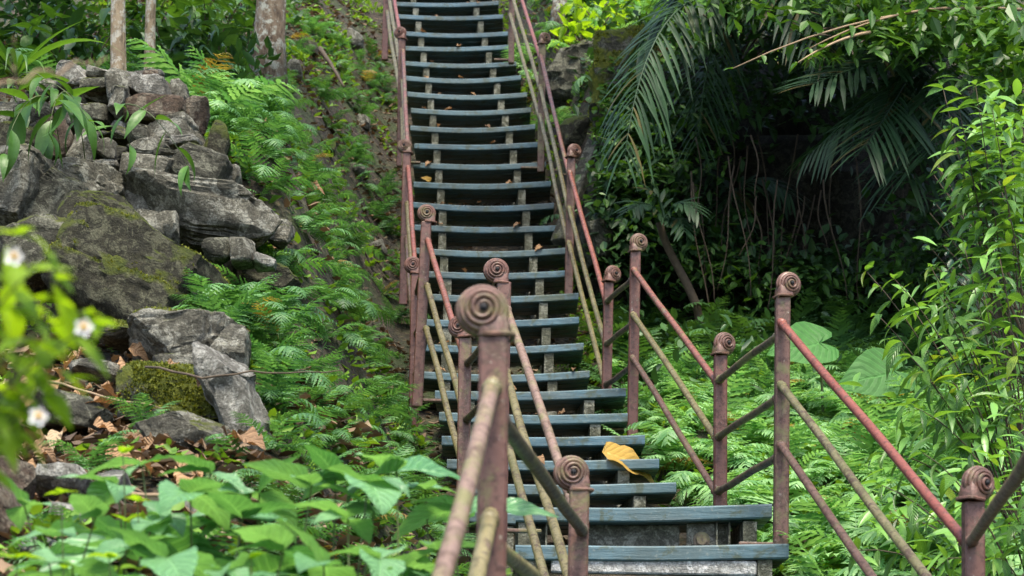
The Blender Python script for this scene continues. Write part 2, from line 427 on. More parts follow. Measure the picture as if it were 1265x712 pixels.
# ------------------------------------------------------------------ stairs
def plank_mesh(name, A, B, depth, th, sag, origin, back=0.0, rr=0.0):
    n = 12; ax = (B - A); L = ax.length; ax.normalize()
    bk = Vector((-ax.y, ax.x, 0)); bk.normalize()
    if bk.y < 0: bk = -bk
    up = Vector((0, 0, 1)); vs_ = []; bv = .006
    prof = [(0, -bv), (bv, 0), (depth - bv, 0), (depth, -bv), (depth, -th + bv), (depth - bv, -th), (bv, -th), (0, -th + bv)]
    for i in range(n + 1):
        t = i / n
        e = A.lerp(B, t) + up * (-sag * (1 - (2 * t - 1) ** 2)) + up * rr * math.sin(t * 9 + back * 40) * .4
        for (pd, pz) in prof:
            vs_.append(e + bk * (pd + back) + up * pz - origin)
    m = len(prof); fs = []
    for i in range(n):
        for k in range(m):
            j = (k + 1) % m
            fs.append((i * m + k, (i + 1) * m + k, (i + 1) * m + j, i * m + j))
    fs.append(tuple(range(m))); fs.append(tuple(n * m + k for k in range(m - 1, -1, -1)))
    return mesh(name, vs_, fs, M_PLANK, True, None, 35)

def flight(label, treads, run, planks, sag, th=.048, fr=(.2, .8), ext=None):
    l, r, y, d = treads[0]
    a0, b0 = P(l, y, d), P(r, y, d)
    org = (a0 + b0) / 2; org.z -= .2
    root = empty('stair_flight', org, label, 'stairs')
    pts = []
    for l, r, y, d in treads:
        A, B = P(l, y, d), P(r, y, d); pts.append((A, B))
        A = A + Vector((rng.uniform(-.02, .02), 0, rng.uniform(-.008, .008))); B = B + Vector((rng.uniform(-.02, .02), 0, rng.uniform(-.008, .008)))
        w = run / planks
        sg = sag * rng.uniform(.6, 1.5)
        for k in range(planks):
            link('tread_plank', plank_mesh('tread_plank', A, B, w - .012, th, sg, org, k * w, .003), root)
    if ext: pts = [ext] + pts
    # saw-tooth stringers
    for f in fr:
        mb = MB(); c = [A.lerp(B, f) + Vector((0, 0, -sag * (1 - (2 * f - 1) ** 2) - th - .001)) for A, B in pts]
        step = (c[-1] - c[0]) / max(1, len(c) - 1) if len(c) > 1 else Vector((0, run, .2))
        c = [c[0] - step] + c; c.append(c[-1] + step)
        hw = .026; ins = .012
        for i in range(1, len(c) - 1):
            y0, y1 = c[i].y + ins, c[i + 1].y + ins
            x0, x1 = c[i].x, c[i + 1].x
            zt = c[i].z; zb0 = c[i - 1].z - .10; zb1 = c[i].z - .10
            v = [(x0 - hw, y0, zb0), (x0 + hw, y0, zb0), (x0 + hw, y0, zt), (x0 - hw, y0, zt), (x1 - hw, y1, zb1), (x1 + hw, y1, zb1), (x1 + hw, y1, zt), (x1 - hw, y1, zt)]
            fs = [(0, 1, 2, 3), (3, 2, 6, 7), (1, 5, 6, 2), (4, 0, 3, 7), (0, 4, 5, 1)]
            if i == len(c) - 2: fs.append((5, 4, 7, 6))
            mb.add([Vector(p) - org for p in v], fs)
        link('stringer', mb.build('stringer', M_STRING, False), root)
    return root, pts

fC, ptsC = flight('long steep upper flight of sagging blue-grey planks climbing the slope', TR_C, .34, 3, .022, .044)
fB, ptsB = flight('short middle flight of blue-grey planks above the landing', TR_B, .33, 3, .012, .048, (.18, .82))
# lower flight: two top treads in view, the rest goes on down towards the viewer
low = []
for k in range(1, 6):
    d = 6.65 - .34 * k
    low.append((637 - 0, 980, 0, d))
a_top = [P(637, 671, 6.65), P(980, 671, 6.65)]
fA, ptsA = flight('lower flight ending in the wide landing treads with concrete below', TR_A, .33, 3, .006, .055, (.05, .90))
orgA = fA.location
for k in range(1, 6):
    off = Vector((.04 * k, -.34 * k, -.185 * k))
    for j in range(3):
        link('tread_plank', plank_mesh('tread_plank', a_top[0] + off, a_top[1] + off, .098, .055, .006, orgA, j * .11, .003), fA)
# fittings under the landing treads
A1, B1 = P(633, 625, 6.98), P(960, 625, 6.98)
def on(A, B, f, dy, dz): return A.lerp(B, f) + Vector((0, dy, dz)) - orgA
mb = MB(); p = on(A1, B1, .43, .10, -.135); mb.bbox(p, (.42, .04, .15), .006)
link('concrete_panel', mb.build('concrete_panel', M_CONC, True, 30), fA)['label'] = 'dull speckled concrete panel under the landing tread'
mb = MB(); p = on(A1, B1, .72, .06, -.135); mb.bbox(p, (.11, .02, .15), .005)
bp = link('bolt_plate', mb.build('bolt_plate', M_CONC, True, 30), fA)
mb = MB(); q = p + Vector((0, -.012, .01)); mb.tube([q, q + Vector((0, -.018, 0))], .022, 6); mb.tube([q + Vector((0, -.002, 0)), q + Vector((0, -.006, 0))], .032, 14)
link('bolt', mb.build('bolt', M_DARKRAIL, True, 30), bp)
mb = MB(); p = on(A1, B1, .80, .05, -.135)
mb.bbox(p + Vector((0, .03, 0)), (.055, .008, .15), .002); mb.bbox(p + Vector((-.024, 0, 0)), (.007, .052, .15), .002); mb.bbox(p + Vector((.024, 0, 0)), (.007, .052, .15), .002)
link('channel_bracket', mb.build('channel_bracket', M_STRING, True, 30), fA)
mb = MB(); p = on(A1, B1, .10, .05, -.135)
mb.bbox(p + Vector((0, .03, 0)), (.07, .008, .15), .002); mb.bbox(p + Vector((-.03, 0, 0)), (.007, .052, .15), .002); mb.bbox(p + Vector((.03, 0, 0)), (.007, .052, .15), .002)
link('channel_bracket', mb.build('channel_bracket', M_STRING, True, 30), fA)
A0, B0 = a_top
mb = MB(); p = on(A0, B0, .50, .035, -.084); mb.bbox(p, (.74, .05, .054), .006)
link('edge_beam', mb.build('edge_beam', M_WHITE, True, 30), fA)['label'] = 'beam of flaking white paint under the lowest tread'
mb = MB(); p = on(A0, B0, .50, .10, -.22); mb.bbox(p, (.74, .04, .20), .006)
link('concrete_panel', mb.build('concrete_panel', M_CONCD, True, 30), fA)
mb = MB(); p = on(A0, B0, .88, .05, -.15); mb.bbox(p, (.045, .03, .10), .005)
link('channel_bracket', mb.build('channel_bracket', M_STRING, True, 30), fA)
# bottom landing below the frame
mb = MB()
Lz = -.17
land = empty('stair_landing', (.55, 4.0, Lz - .15), 'low plank landing below the lower flight', 'landing')
for k in range(13):
    mb = MB(); mb.bbox(Vector((.02 * k - .13, -.72 + .12 * k, .12)), (1.05, .105, .05), .006)
    link('landing_plank', mb.build('landing_plank', M_PLANK, True, 30), land)
for sx in (-.35, .35):
    mb = MB(); mb.bbox(Vector((sx, 0, .04)), (.06, 1.55, .10), .006); link('joist', mb.build('joist', M_STRING, True, 30), land)

# ------------------------------------------------------------------ railings with snail-shell finials
SH = .044
def shell_mesh(name, side):
    """snail shell, spiral axis along -Y (towards a walker coming up); side = direction in which the shell overhangs the post"""
    mb = MB(); n, m_ = 20, 12
    vs_ = []; fs = []
    for j in range(m_ + 1):
        ph = math.pi * j / m_
        for i in range(n):
            th = 2 * math.pi * i / n
            vs_.append(Vector((math.sin(ph) * math.cos(th) * SH * .93, -math.cos(ph) * SH * .70, math.sin(ph) * math.sin(th) * SH * .93)))
    for j in range(m_):
        for i in range(n):
            k = (i + 1) % n
            fs.append((j * n + i, (j + 1) * n + i, (j + 1) * n + k, j * n + k))
    mb.add(vs_, fs)
    for face in (-1, 1):
        pts, rd = [], []; T = 4.6; N = 130
        for i in range(N + 1):
            t = i / N; ph = R(97) - (R(97) - R(12)) * t ** .92
            th = -side * face * -1 * (2 * math.pi * T * t) - math.pi / 2
            pts.append(Vector((math.sin(ph) * math.cos(th) * SH * .94, face * math.cos(ph) * SH * .76, math.sin(ph) * math.sin(th) * SH * .94)))
            rd.append(.0072 * (1 - .5 * t))
        mb.tube(pts, rd, 7)
    # body filling the corner between shell and post top, and the lip round its foot
    bx = -side * SH * .42
    prof = [(-.006, 1.0), (-.03, 1.05), (-.043, 1.12)]
    rings = []
    for z, k in ((.010, .62), (-.015, .92), (-.032, 1.0), (-.046, 1.02)):
        rings.append([(bx + x * k * .027, y * k * .027, z) for x, y in ((-1, -.8), (-.8, -1), (.8, -1), (1, -.8), (1, .8), (.8, 1), (-.8, 1), (-1, .8))])
    v = [Vector(p) for r_ in rings for p in r_]; f = []
    for a in range(3):
        for i in range(8):
            j = (i + 1) % 8; f.append((a * 8 + j, a * 8 + i, (a + 1) * 8 + i, (a + 1) * 8 + j))
    f.append(tuple(range(8))); mb.add(v, f)
    lip = [(bx + x * .029 - side * .005, y * .028, -.046) for x, y in ((-1, -.7), (-.7, -1), (.7, -1), (1, -.7), (1, .7), (.7, 1), (-.7, 1), (-1, .7))]
    lp = [Vector(p) for p in lip]
    mb.tube(lp + [lp[0], lp[1]], .0048, 6, False)
    return mb.build(name, M_SHELL, True, 50)
SHELL = {-1: shell_mesh('snail_finial', -1), 1: shell_mesh('snail_finial', 1)}
mbh = MB(); mbh.tube([Vector((0, -SH * .835, 0)), Vector((0, -SH * .60, 0))], .0068, 12)  # solid plug; its dark colour stands in for shade in the hole
HOLE = mbh.build('shell_hole_shade', M_HOLE)

def rail_mesh(name, a, b, rad, mat, org):
    n = max(3, int((b - a).length / .12)); pts = []
    s = rng.uniform(0, 99)
    for i in range(n + 1):
        t = i / n; p = a.lerp(b, t)
        w = math.sin(math.pi * t)
        p = p + Vector((noise.noise((t * 2, s, 0)), 0, noise.noise((t * 2, s, 5)))) * .010 * w
        pts.append(p - org)
    mb = MB(); mb.tube(pts, rad, 10)
    dr = (b - a).normalized()
    for e, sg in ((pts[0], 1), (pts[-1], -1)): mb.tube([e + dr * sg * .018, e + dr * sg * .026, e + dr * sg * .034], [rad * 1.02, rad * 1.28, rad * 1.02], 10, False)
    return mb.build(name, mat, True, 40)

OFFS = (.155, .385, .605)
def railing(posts, side, label, mats):
    d0 = posts[0]; base = P(d0[0], d0[2], d0[3]); base.z -= .95
    root = empty('railing', base, label, 'railing')
    tops = []
    for i, (px, sx, sy, d) in enumerate(posts):
        top = P(px, sy, d); sh = P(sx, sy, d); L = .98 if d > 10 else .95
        tops.append(top)
        mb = MB(); c = top + Vector((0, 0, -.046 - L / 2))
        if i == 4 and side < 0:
            M = Matrix.Rotation(R(1.6), 3, 'Y')
        else: M = Matrix.Rotation(R(rng.uniform(-.5, .5)), 3, 'Y')
        tipfix = top + Vector((0, 0, -.046)) - (c + M @ Vector((0, 0, L / 2)))
        mb.bbox(c + tipfix - base, (.052, .050, L), .005, M)
        po = link('post', mb.build('post', M_POST, True, 30), root)
        yaw = R(rng.uniform(-14, 8)) if side < 0 else R(22 + rng.uniform(-9, 10))
        sc = 1.0
        Mx = Matrix.Translation(sh - base) @ Matrix.Rotation(yaw, 4, 'Z') @ Matrix.Rotation(R(rng.uniform(-6, 6)), 4, 'Y')
        fo = link('snail_finial', SHELL[side], po, None, Mx)
        link('shell_hole_shade', HOLE, po, None, Mx)
        # foot bar that ties the post to the stair
        f0 = c + tipfix + M @ Vector((0, 0, -L / 2 + .04)) + Vector((0, .01, 0))
        mb = MB(); mb.bbox(f0 + Vector((-side * .075, .012, .0)) - base, (.15, .04, .012), .002)
        if 0 < i: link('foot_bar', mb.build('foot_bar', M_RUST, True, 30), root)
    for i in range(len(posts) - 1):
        a, b = tops[i], tops[i + 1]
        level = i in (0, 2, 4)
        for k, o in enumerate(OFFS):
            mat = mats[i][k]
            ia = side * -.0 
            ha = a + Vector((-side * .010, .01 if level else .02, -o - (.03 if level else 0))); hb = b + Vector((side * -.010, -.02, -o + (.0 if level else .012)))
            link('rail', rail_mesh('rail', ha, hb, .0145, mat, base), root)
    return root, tops
mR = [(M_RUST,) * 3, (M_RED, M_YEL, M_RUST), (M_DARKRAIL,) * 3, (M_RED, M_YEL, M_RUST), (M_DARKRAIL,) * 3, (M_RED, M_YEL, M_YEL), (M_RED, M_YEL, M_YEL), (M_RED, M_YEL, M_YEL)]
mL = [(M_DARKRAIL, M_YEL, M_YEL), (M_PINK, M_YEL, M_YEL), (M_DARKRAIL,) * 3, (M_RED, M_YEL, M_YEL), (M_DARKRAIL,) * 3, (M_RED, M_YEL, M_RUST), (M_RED, M_YEL, M_YEL), (M_RED, M_YEL, M_YEL)]
railR, topsR = railing(POST_R, 1, 'maroon metal railing with snail-shell finials along the fern bank', mR)
railL, topsL = railing(POST_L, -1, 'maroon metal railing with snail-shell finials along the rocky bank', mL)
# rails running down from the nearest posts beside the viewer, to a post each behind the frame
for root, tp, side, dx, ms in ((railL, topsL[0], -1, -.115, (M_PINK, M_YEL, M_YEL)), (railR, topsR[0], 1, .02, (M_RED, M_YEL, M_YEL))):
    e = Vector((tp.x + dx - .02, 1.62, tp.z - .95)); base = root.location
    mb = MB(); mb.bbox(e + Vector((0, 0, -.046 - .475)) - base, (.052, .05, .95), .005); po = link('post', mb.build('post', M_POST, True, 30), root)
    Mx = Matrix.Translation(e + Vector((side * .018, 0, 0)) - base)
    link('snail_finial', SHELL[side], po, None, Mx); link('shell_hole_shade', HOLE, po, None, Mx)
    for k, o in enumerate(OFFS):
        link('rail', rail_mesh('rail', tp + Vector((-.012 * side * -1 * 0, -.03, -o + .02)), e + Vector((0, 0, -o)), .0145, ms[k], base), root)
# bottom flight beside the viewer (below the frame)
root = empty('stair_flight', (.38, 1.6, -1.2), 'lowest flight of planks below the plank landing', 'stairs')
for k in range(1, 8):
    d = 3.25 - .34 * k; z = Lz - .19 * k
    for j in range(3):
        link('tread_plank', plank_mesh('tread_plank', Vector((-.1, d, z)), Vector((.9, d, z)), .1, .05, .005, Vector((.38, 1.6, -1.2)), j * .11, .003), root)
for sx in (.08, .72):
    mb = MB(); a = Vector((sx, 3.25, Lz - .16)); b = Vector((sx, .6, Lz - 1.64)); mb.tube([a - Vector((.38, 1.6, -1.2)), b - Vector((.38, 1.6, -1.2))], .05, 4)
    link('stringer', mb.build('stringer', M_STRING, False), root)

# ------------------------------------------------------------------ rocks
def rock_mesh(name, dims, mat, seed, sub=4, box=.55, cuts=13, rough=.05):
    r = random.Random(seed)
    bm = bmesh.new(); bmesh.ops.create_icosphere(bm, subdivisions=sub, radius=1)
    planes = []
    for _ in range(cuts):
        n = Vector((r.gauss(0, 1), r.gauss(0, .7), r.gauss(0, .8))).normalized(); planes.append((n, r.uniform(.72, 1.05)))
    off = Vector((seed * 1.37 % 50, seed * 2.11 % 50, seed * .73 % 50))
    ms = max(dims); lay = r.uniform(.035, .06)
    for v in bm.verts:
        p = v.co
        p = Vector([math.copysign(abs(c) ** box, c) for c in p])
        p *= 1 / max(1e-6, (abs(p.x) ** 6 + abs(p.y) ** 6 + abs(p.z) ** 6) ** (1 / 6))
        for n, dd in planes:
            k = p.dot(n) - dd
            if k > 0: p -= n * k * .97
        q = Vector((p.x * dims[0], p.y * dims[1], p.z * dims[2])) / 2
        nn = p.normalized()
        k = noise.fractal(q * (4.5 / ms) + off, 1.0, 2.0, 5) * rough * ms * .5
        k -= max(0, .12 - abs(noise.noise(q * (3.2 / ms) + off * 2))) * rough * ms * 2.4      # open joints
        k += (abs(noise.noise(q * (16 / ms) + off)) - .25) * rough * ms * .4
        # bedding: ledges of uneven depth
        zl = q.z + .25 * q.x * math.sin(seed) + .02 * noise.noise(q * 6 + off)
        fl = math.floor(zl / lay); k2 = (noise.noise((fl * 3.7, seed * .31, 1.5)) + .15) * rough * ms * .55
        ed = abs(zl / lay - fl - .5) * 2
        k2 -= max(0, ed - .8) * rough * ms * .8
        q += nn * k + Vector((nn.x, nn.y, 0)) * k2
        v.co = q
    me = bpy.data.meshes.new(name); bm.to_mesh(me); bm.free()
    me.materials.append(mat); me.polygons.foreach_set('use_smooth', [True] * len(me.polygons)); me.set_sharp_from_angle(angle=R(30))
    return me
_rs = [100]; _last = [None]
def rock(px, py, w, h, d, mat, depth=None, rot=0, parent=None, pname='stone', label=None, name='rock', group=None, sub=4, cuts=12, box=.6, yaw=None, rough=.05):
    """rock whose outline centre is at the pixel, w x h photo pixels large at distance d"""
    _rs[0] += 1
    k = 1 / PXM(d); g_ = 1.10 if parent is not None else 1.06
    if sub == 4 and w * h > 2600: sub = 5
    dims = (w * k * g_, (depth if depth else min(w, h * 1.6) * k * 1.05), h * k * (g_ + .03))
    me = rock_mesh(name, dims, mat, _rs[0], sub, box, cuts, rough)
    c = P(px, py, d + dims[1] * .35)
    M = Matrix.Rotation(R(rot), 4, 'Y') @ Matrix.Rotation(R(yaw if yaw is not None else rng.uniform(-12, 12)), 4, 'Z')
    if parent is not None:
        return link(pname, me, parent, None, Matrix.Translation(c - parent.location) @ M)
    o = link(name, me, None, None, Matrix.Translation(c) @ M)
    _last[0] = o
    return tag(o, label, 'rock', group)

def moss_tufts(rk, n, zmin, size, seed, mat):
    r = random.Random(seed); me = rk.data; M3 = rk.matrix_basis.to_3x3(); vs_, fs = [], []
    pol = [p for p in me.polygons if (M3 @ p.normal).z > zmin]
    if not pol: return
    wts = [p.area for p in pol]
    for p in r.choices(pol, wts, k=n):
        vv = [me.vertices[i].co for i in p.vertices]; u, w = r.random(), r.random()
        if u + w > 1: u, w = 1 - u, 1 - w
        c = vv[0] + (vv[1] - vv[0]) * u + (vv[2] - vv[0]) * w
        if noise.noise(c * 7 + Vector((seed, 0, 0))) < -.12: continue
        nrm = (p.normal + Vector((r.gauss(0, .5), r.gauss(0, .5), r.gauss(0, .5)))).normalized(); t = nrm.orthogonal().normalized(); t.rotate(Matrix.Rotation(r.uniform(0, 6.28), 3, nrm))
        s_ = r.uniform(.5, 1.2) * size
        n0 = len(vs_); vs_ += [c - t * s_ * .35, c + t * s_ * .35, c + nrm * s_]; fs.append((n0, n0 + 1, n0 + 2))
    o = link('moss', mesh('moss', vs_, fs, mat, False), rk); o['kind'] = 'stuff'
    return o
M_TUFT = leaf_mat('moss_tuft', (.05, .075, .008), (.20, .22, .025), .2, .8)
wallroot = empty('dry_stone_wall', P(170, 330, 7.9), 'tumbled dry stone wall of grey lichened stones below the slender trunks', 'stone wall')
def W(*a, **k):
    k.setdefault('cuts', 6); k.setdefault('box', .42); k.setdefault('rough', .06)
    return rock(*a, parent=wallroot, **k)
W(188, 120, 58, 32, 8.05, M_ROCKP, .3, 2); W(222, 120, 22, 30, 8.1, M_ROCK, .2); W(150, 112, 30, 44, 8.0, M_ROCK, .2, -12)
W(146, 130, 26, 34, 7.9, M_ROCK, .18); W(103, 108, 52, 34, 8.1, M_ROCKP, .3, 14); W(64, 116, 44, 30, 8.15, M_ROCK, .25, -6)
W(122, 150, 40, 26, 8.0, M_ROCKD, .25, 8); W(198, 145, 74, 32, 7.95, M_ROCKB, .3, 3); W(243, 147, 28, 42, 8.0, M_ROCKB, .2)
W(218, 173, 62, 46, 7.9, M_ROCK, .3, 4); W(172, 170, 30, 28, 7.85, M_ROCKD, .2); W(183, 190, 50, 24, 7.8, M_ROCK, .25, -3)
W(184, 216, 64, 36, 7.75, M_ROCK, .3, 1, box=.35); W(246, 214, 74, 48, 7.8, M_ROCKD, .3, 22); W(224, 227, 20, 12, 7.6, M_ROCK, .1)
W(104, 188, 30, 46, 7.7, M_ROCK, .2, 12); W(70, 182, 46, 52, 7.75, M_ROCKB, .25, -18); W(131, 190, 28, 34, 7.75, M_ROCK, .2)
W(86, 154, 40, 26, 7.95, M_ROCK, .25); W(28, 186, 70, 44, 7.7, M_MOSS, .3, 8); W(40, 150, 56, 30, 7.9, M_ROCKD, .3); W(8, 155, 40, 40, 7.9, M_ROCK, .3)
W(152, 200, 22, 22, 7.8, M_ROCKD, .2); W(270, 185, 30, 50, 8.0, M_MOSS, .3, 10); W(285, 225, 26, 34, 7.9, M_ROCK, .2)
W(113, 232, 76, 46, 7.45, M_ROCK, .3, 6, cuts=5, box=.8); W(255, 272, 196, 78, 7.55, M_ROCK, .42, 8, cuts=12, rough=.07)
W(165, 262, 60, 50, 7.6, M_ROCKP, .25, 20); W(185, 292, 70, 60, 7.45, M_ROCK, .3, -10)
W(24, 245, 66, 104, 7.25, M_ROCK, .3, -4, rough=.07); W(62, 262, 84, 84, 7.3, M_ROCKD, .3, 30, rough=.07); W(84, 250, 60, 70, 7.4, M_ROCK, .25, 35)
W(300, 312, 28, 32, 7.3, M_ROCK, .15); W(345, 290, 30, 30, 7.7, M_ROCK, .15); W(272, 312, 34, 26, 7.35, M_ROCKD, .15); W(328, 325, 26, 18, 7.3, M_ROCKP, .12); W(318, 345, 110, 36, 7.5, M_MOSS, .3, 14)
W(205, 325, 50, 24, 7.2, M_ROCKP, .2, 10); W(230, 345, 44, 22, 7.2, M_ROCK, .2)

for i in range(46):                              # small flat stones wedged between the large ones
    py = rng.uniform(92, 245); px = rng.uniform(20 if py > 130 else 60, 200 + (py - 90) * .65)
    W(px, py, rng.uniform(22, 46), rng.uniform(9, 17), 8.12 - (py - 92) / 153 * .45 + rng.uniform(-.04, .06), rng.choice((M_ROCK, M_ROCKD, M_ROCKB, M_ROCK, M_ROCKP)), rng.uniform(.14, .24), rng.uniform(-14, 14))
rock(138, 285, 104, 66, 7.05, M_MOSS, .4, 12, label='dark speckled boulder under the stone wall beside a flat grey stone', rough=.06)
rock(46, 322, 124, 92, 6.9, M_ROCKD, .4, 6, label='rough grey boulder with pitted face at the foot of the stone wall', rough=.07, sub=5)
rock(172, 352, 196, 116, 6.85, M_MOSS, .5, 24, label='large dark boulder with a green moss band along its sloping top', sub=5, cuts=4, box=.95)
moss_tufts(_last[0], 7000, .45, .010, 5, M_TUFT)
rock(232, 426, 150, 76, 6.3, M_ROCK, .4, -12, label='pale slab with a mossy side above the leaf litter', sub=5, rough=.07)
moss_tufts(_last[0], 2500, .75, .009, 7, M_TUFT)
rock(150, 412, 70, 30, 6.4, M_MOSSY, .25, 4, label='low ledge of bright moss below the large dark boulder')
moss_tufts(_last[0], 2500, .1, .010, 4, M_TUFT)
rock(284, 440, 56, 70, 6.2, M_ROCK, .25, 10, label='upright lichened stone at the end of the pale slab')
rock(216, 496, 132, 76, 5.75, M_MOSSY, .3, -2, label='rounded stone thickly covered with yellow-green moss among dry leaves', sub=5, cuts=6)
moss_tufts(_last[0], 9000, -.15, .011, 3, M_TUFT)
rock(296, 514, 66, 186, 5.6, M_ROCKP, .34, -22, label='long pale slab lying on edge beside the ferns', sub=5, rough=.06)
rock(250, 462, 120, 48, 5.95, M_ROCK, .2, 10, label='flat lichened stone above the moss-covered stone')
rock(126, 458, 80, 28, 6.0, M_ROCK, .2, 8, label='smooth flat grey stone lying on dry leaves')
rock(84, 508, 110, 44, 5.5, M_ROCKD, .25, 4, label='flat dark stone sunk in the leaf litter')
rock(236, 548, 150, 60, 5.45, M_ROCK, .35, 6, label='low cracked slab under the moss-covered stone')
rock(84, 602, 70, 46, 4.7, M_ROCKP, .22, 4, label='pale angular stone behind the broad leaves', group=None)
rock(138, 600, 38, 34, 4.75, M_ROCKP, .15, -6, label='small pale stone next to the pale angular stone')
rock(14, 606, 50, 70, 4.5, M_ROCKB, .25, 10, label='streaked brown stone at the edge of the litter')
rock(10, 664, 60, 120, 4.2, M_ROCKB, .3, -6, label='large tan boulder below the streaked brown stone', sub=5)
rock(96, 648, 54, 40, 4.35, M_ROCKP, .2, 12, label='light grey stone partly hidden by broad leaves')
rock(62, 690, 70, 40, 4.1, M_ROCKP, .2, 0, label='whitish stone under the broad-leaved plants')
rock(250, 628, 46, 34, 4.7, M_ROCK, .2, 0, label='grey stone between the broad leaves and the ferns')
rock(385, 400, 60, 60, 8.3, M_MOSS, .25, 0, label='half hidden mossy stone among the ferns of the slope')
# right bank: rocks by the upper flight and the mossy boulder over the hollow
rock(722, 92, 84, 96, 14.2, M_ROCKD, .6, 10, label='pitted dark rock beside the upper railing', sub=5, rough=.09)
rock(772, 122, 88, 150, 12.3, M_MOSSY, .5, -6, label='tall boulder with a bright moss cap over the dark hollow', sub=5, cuts=5, rough=.07)
moss_tufts(_last[0], 5000, .2, .02, 6, M_TUFT)
rock(712, 166, 44, 46, 13.3, M_MOSS, .3, 20, label='tilted mossy slab behind the railing post')
rock(740, 300, 46, 60, 12.0, M_ROCKD, .4, 0, label='dark stone in the shade beside the stairs')
for i, (px, py, w, h, d) in enumerate([(376, 100, 36, 14, 14.3), (352, 168, 40, 14, 12.5), (440, 168, 24, 12, 13.2), (300, 60, 30, 16, 13.8), (405, 215, 22, 14, 12.3), (430, 40, 40, 20, 16.5), (470, 225, 26, 16, 12.4), (395, 135, 26, 10, 13.6), (450, 110, 22, 12, 14.6)]):
    p = P(px, py, d); z = ground_z(p.x, p.y)
    me = rock_mesh('rock', (w / PXM(d), .16, h / PXM(d) * 1.6), rng.choice((M_ROCK, M_MOSS)), 900 + i, 3)
    tag(link('rock', me, None, (p.x, p.y, z + .02)), 'small flat stone lying in the leaf litter left of the upper flight', 'rock', 'small stones on the litter slope')
# hollow: rock face under the palms, its shade put into the dark colour
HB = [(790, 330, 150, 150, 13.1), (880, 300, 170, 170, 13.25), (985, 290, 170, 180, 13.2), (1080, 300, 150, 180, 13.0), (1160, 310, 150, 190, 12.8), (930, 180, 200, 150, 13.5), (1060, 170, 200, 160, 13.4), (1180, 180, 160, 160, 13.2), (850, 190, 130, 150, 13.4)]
hol = empty('cliff', P(960, 400, 12.4), 'rock face of the hollow behind the palms, shade put into its colour', 'cliff')
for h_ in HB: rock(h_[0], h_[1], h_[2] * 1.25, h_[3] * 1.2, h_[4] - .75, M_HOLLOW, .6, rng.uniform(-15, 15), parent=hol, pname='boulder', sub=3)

# ------------------------------------------------------------------ leaf shapes (unit length along +Y, upper side +Z)
def leaf_shape(name, mat, wid=.5, prof='ovate', nu=10, fold=.25, droop=.5, serr=0.0, wave=.0, seed=0, curl=0.0, stalk=0.0):
    r = random.Random(seed); vs_, uv, fs = [], [], []
    ss = (-1, -.5, 0, .5, 1)
    ang = droop * -.35; y = z = 0.0; tw = r.uniform(-.3, .3)
    for i in range(nu + 1):
        t = i / nu
        if prof == 'ovate': w = (math.sin(math.pi * min(1, t ** .62)) ** .85) * (1 - .25 * t)
        elif prof == 'lance': w = math.sin(math.pi * t ** .72) ** 1.1
        elif prof == 'heart': w = (math.sin(math.pi * (t * .93 + .07) ** .55) ** .8)
        elif prof == 'obov': w = math.sin(math.pi * t ** 1.15) ** .8
        else: w = math.sin(math.pi * (.12 + .88 * t) ** .8) ** .9
        w = max(0.0, w) * wid / 2
        if i == nu: w = .004
        if i == 0: w = max(.008, w * .3)
        if serr and 0 < i < nu: w *= 1 + serr * (1 if i % 2 else -1)
        for s in ss:
            x = s * w
            zz = abs(s) * w * fold + wave * math.sin(t * 14 + s * 2 + seed) * abs(s) * w * 2 + curl * (abs(s) ** 2) * w
            x2 = x * math.cos(tw * t) - zz * math.sin(tw * t); z2 = x * math.sin(tw * t) + zz * math.cos(tw * t)
            vs_.append((x2, y - math.sin(ang) * z2 * 0, z + z2)); uv.append((s * .5 + .5, t))
        y += math.cos(ang) / nu; z += math.sin(ang) / nu
        ang -= droop / nu
        if False: pass
    m = len(ss)
    for i in range(nu):
        for k in range(m - 1): fs.append((i * m + k, i * m + k + 1, (i + 1) * m + k + 1, (i + 1) * m + k))
    return mesh(name, vs_, fs, mat, True, uv)
def leafset(name, mat, n, **k):
    out = []
    for i in range(n):
        kk = dict(k); kk['seed'] = i + 1; kk['droop'] = k.get('droop', .5) * (.5 + i / max(1, n - 1)); kk['wid'] = k.get('wid', .5) * (1 + .12 * math.sin(i * 2.3))
        out.append(leaf_shape(name, mat, **kk))
    return out
L_BROAD = leafset('leaf', G_BROAD, 5, wid=.62, prof='ovate', nu=18, fold=.22, droop=.6, serr=.035, wave=.05)
L_LIME = leafset('leaf', G_LIME, 3, wid=.5, prof='ovate', nu=12, fold=.3, droop=.5, serr=.03)
L_LANCE = leafset('leaf', G_LANCE, 5, wid=.27, prof='lance', nu=10, fold=.3, droop=.8)
L_GLOSS = leafset('leaf', G_GLOSS, 3, wid=.5, prof='obov', nu=6, fold=.3, droop=.4)
L_MID = leafset('leaf', G_MID, 4, wid=.5, prof='ovate', nu=7, fold=.25, droop=.6)
L_MIDL = leafset('leaf', G_MID, 3, wid=.26, prof='lance', nu=8, fold=.3, droop=.9)
L_DARK = leafset('leaf', G_DARK, 4, wid=.48, prof='ovate', nu=7, fold=.25, droop=.6)
L_DRY = leafset('dry_leaf', M_DRY, 5, wid=.72, prof='ovate', nu=16, fold=.12, droop=.7, wave=.16, curl=.35, serr=.03)
L_BLADE = leafset('blade', G_MID, 3, wid=.06, prof='lance', nu=9, fold=.4, droop=1.5)

def frame(pos, dirn, up=Vector((0, 0, 1)), scale=1.0, roll=0.0):
    y = Vector(dirn).normalized(); x = y.cross(up)
    if x.length < 1e-4: x = Vector((1, 0, 0))
    x.normalize(); z = x.cross(y)
    M = Matrix((x, y, z)).transposed().to_4x4()
    return Matrix.Translation(pos) @ M @ Matrix.Rotation(roll, 4, 'Y') @ Matrix.Scale(scale, 4)

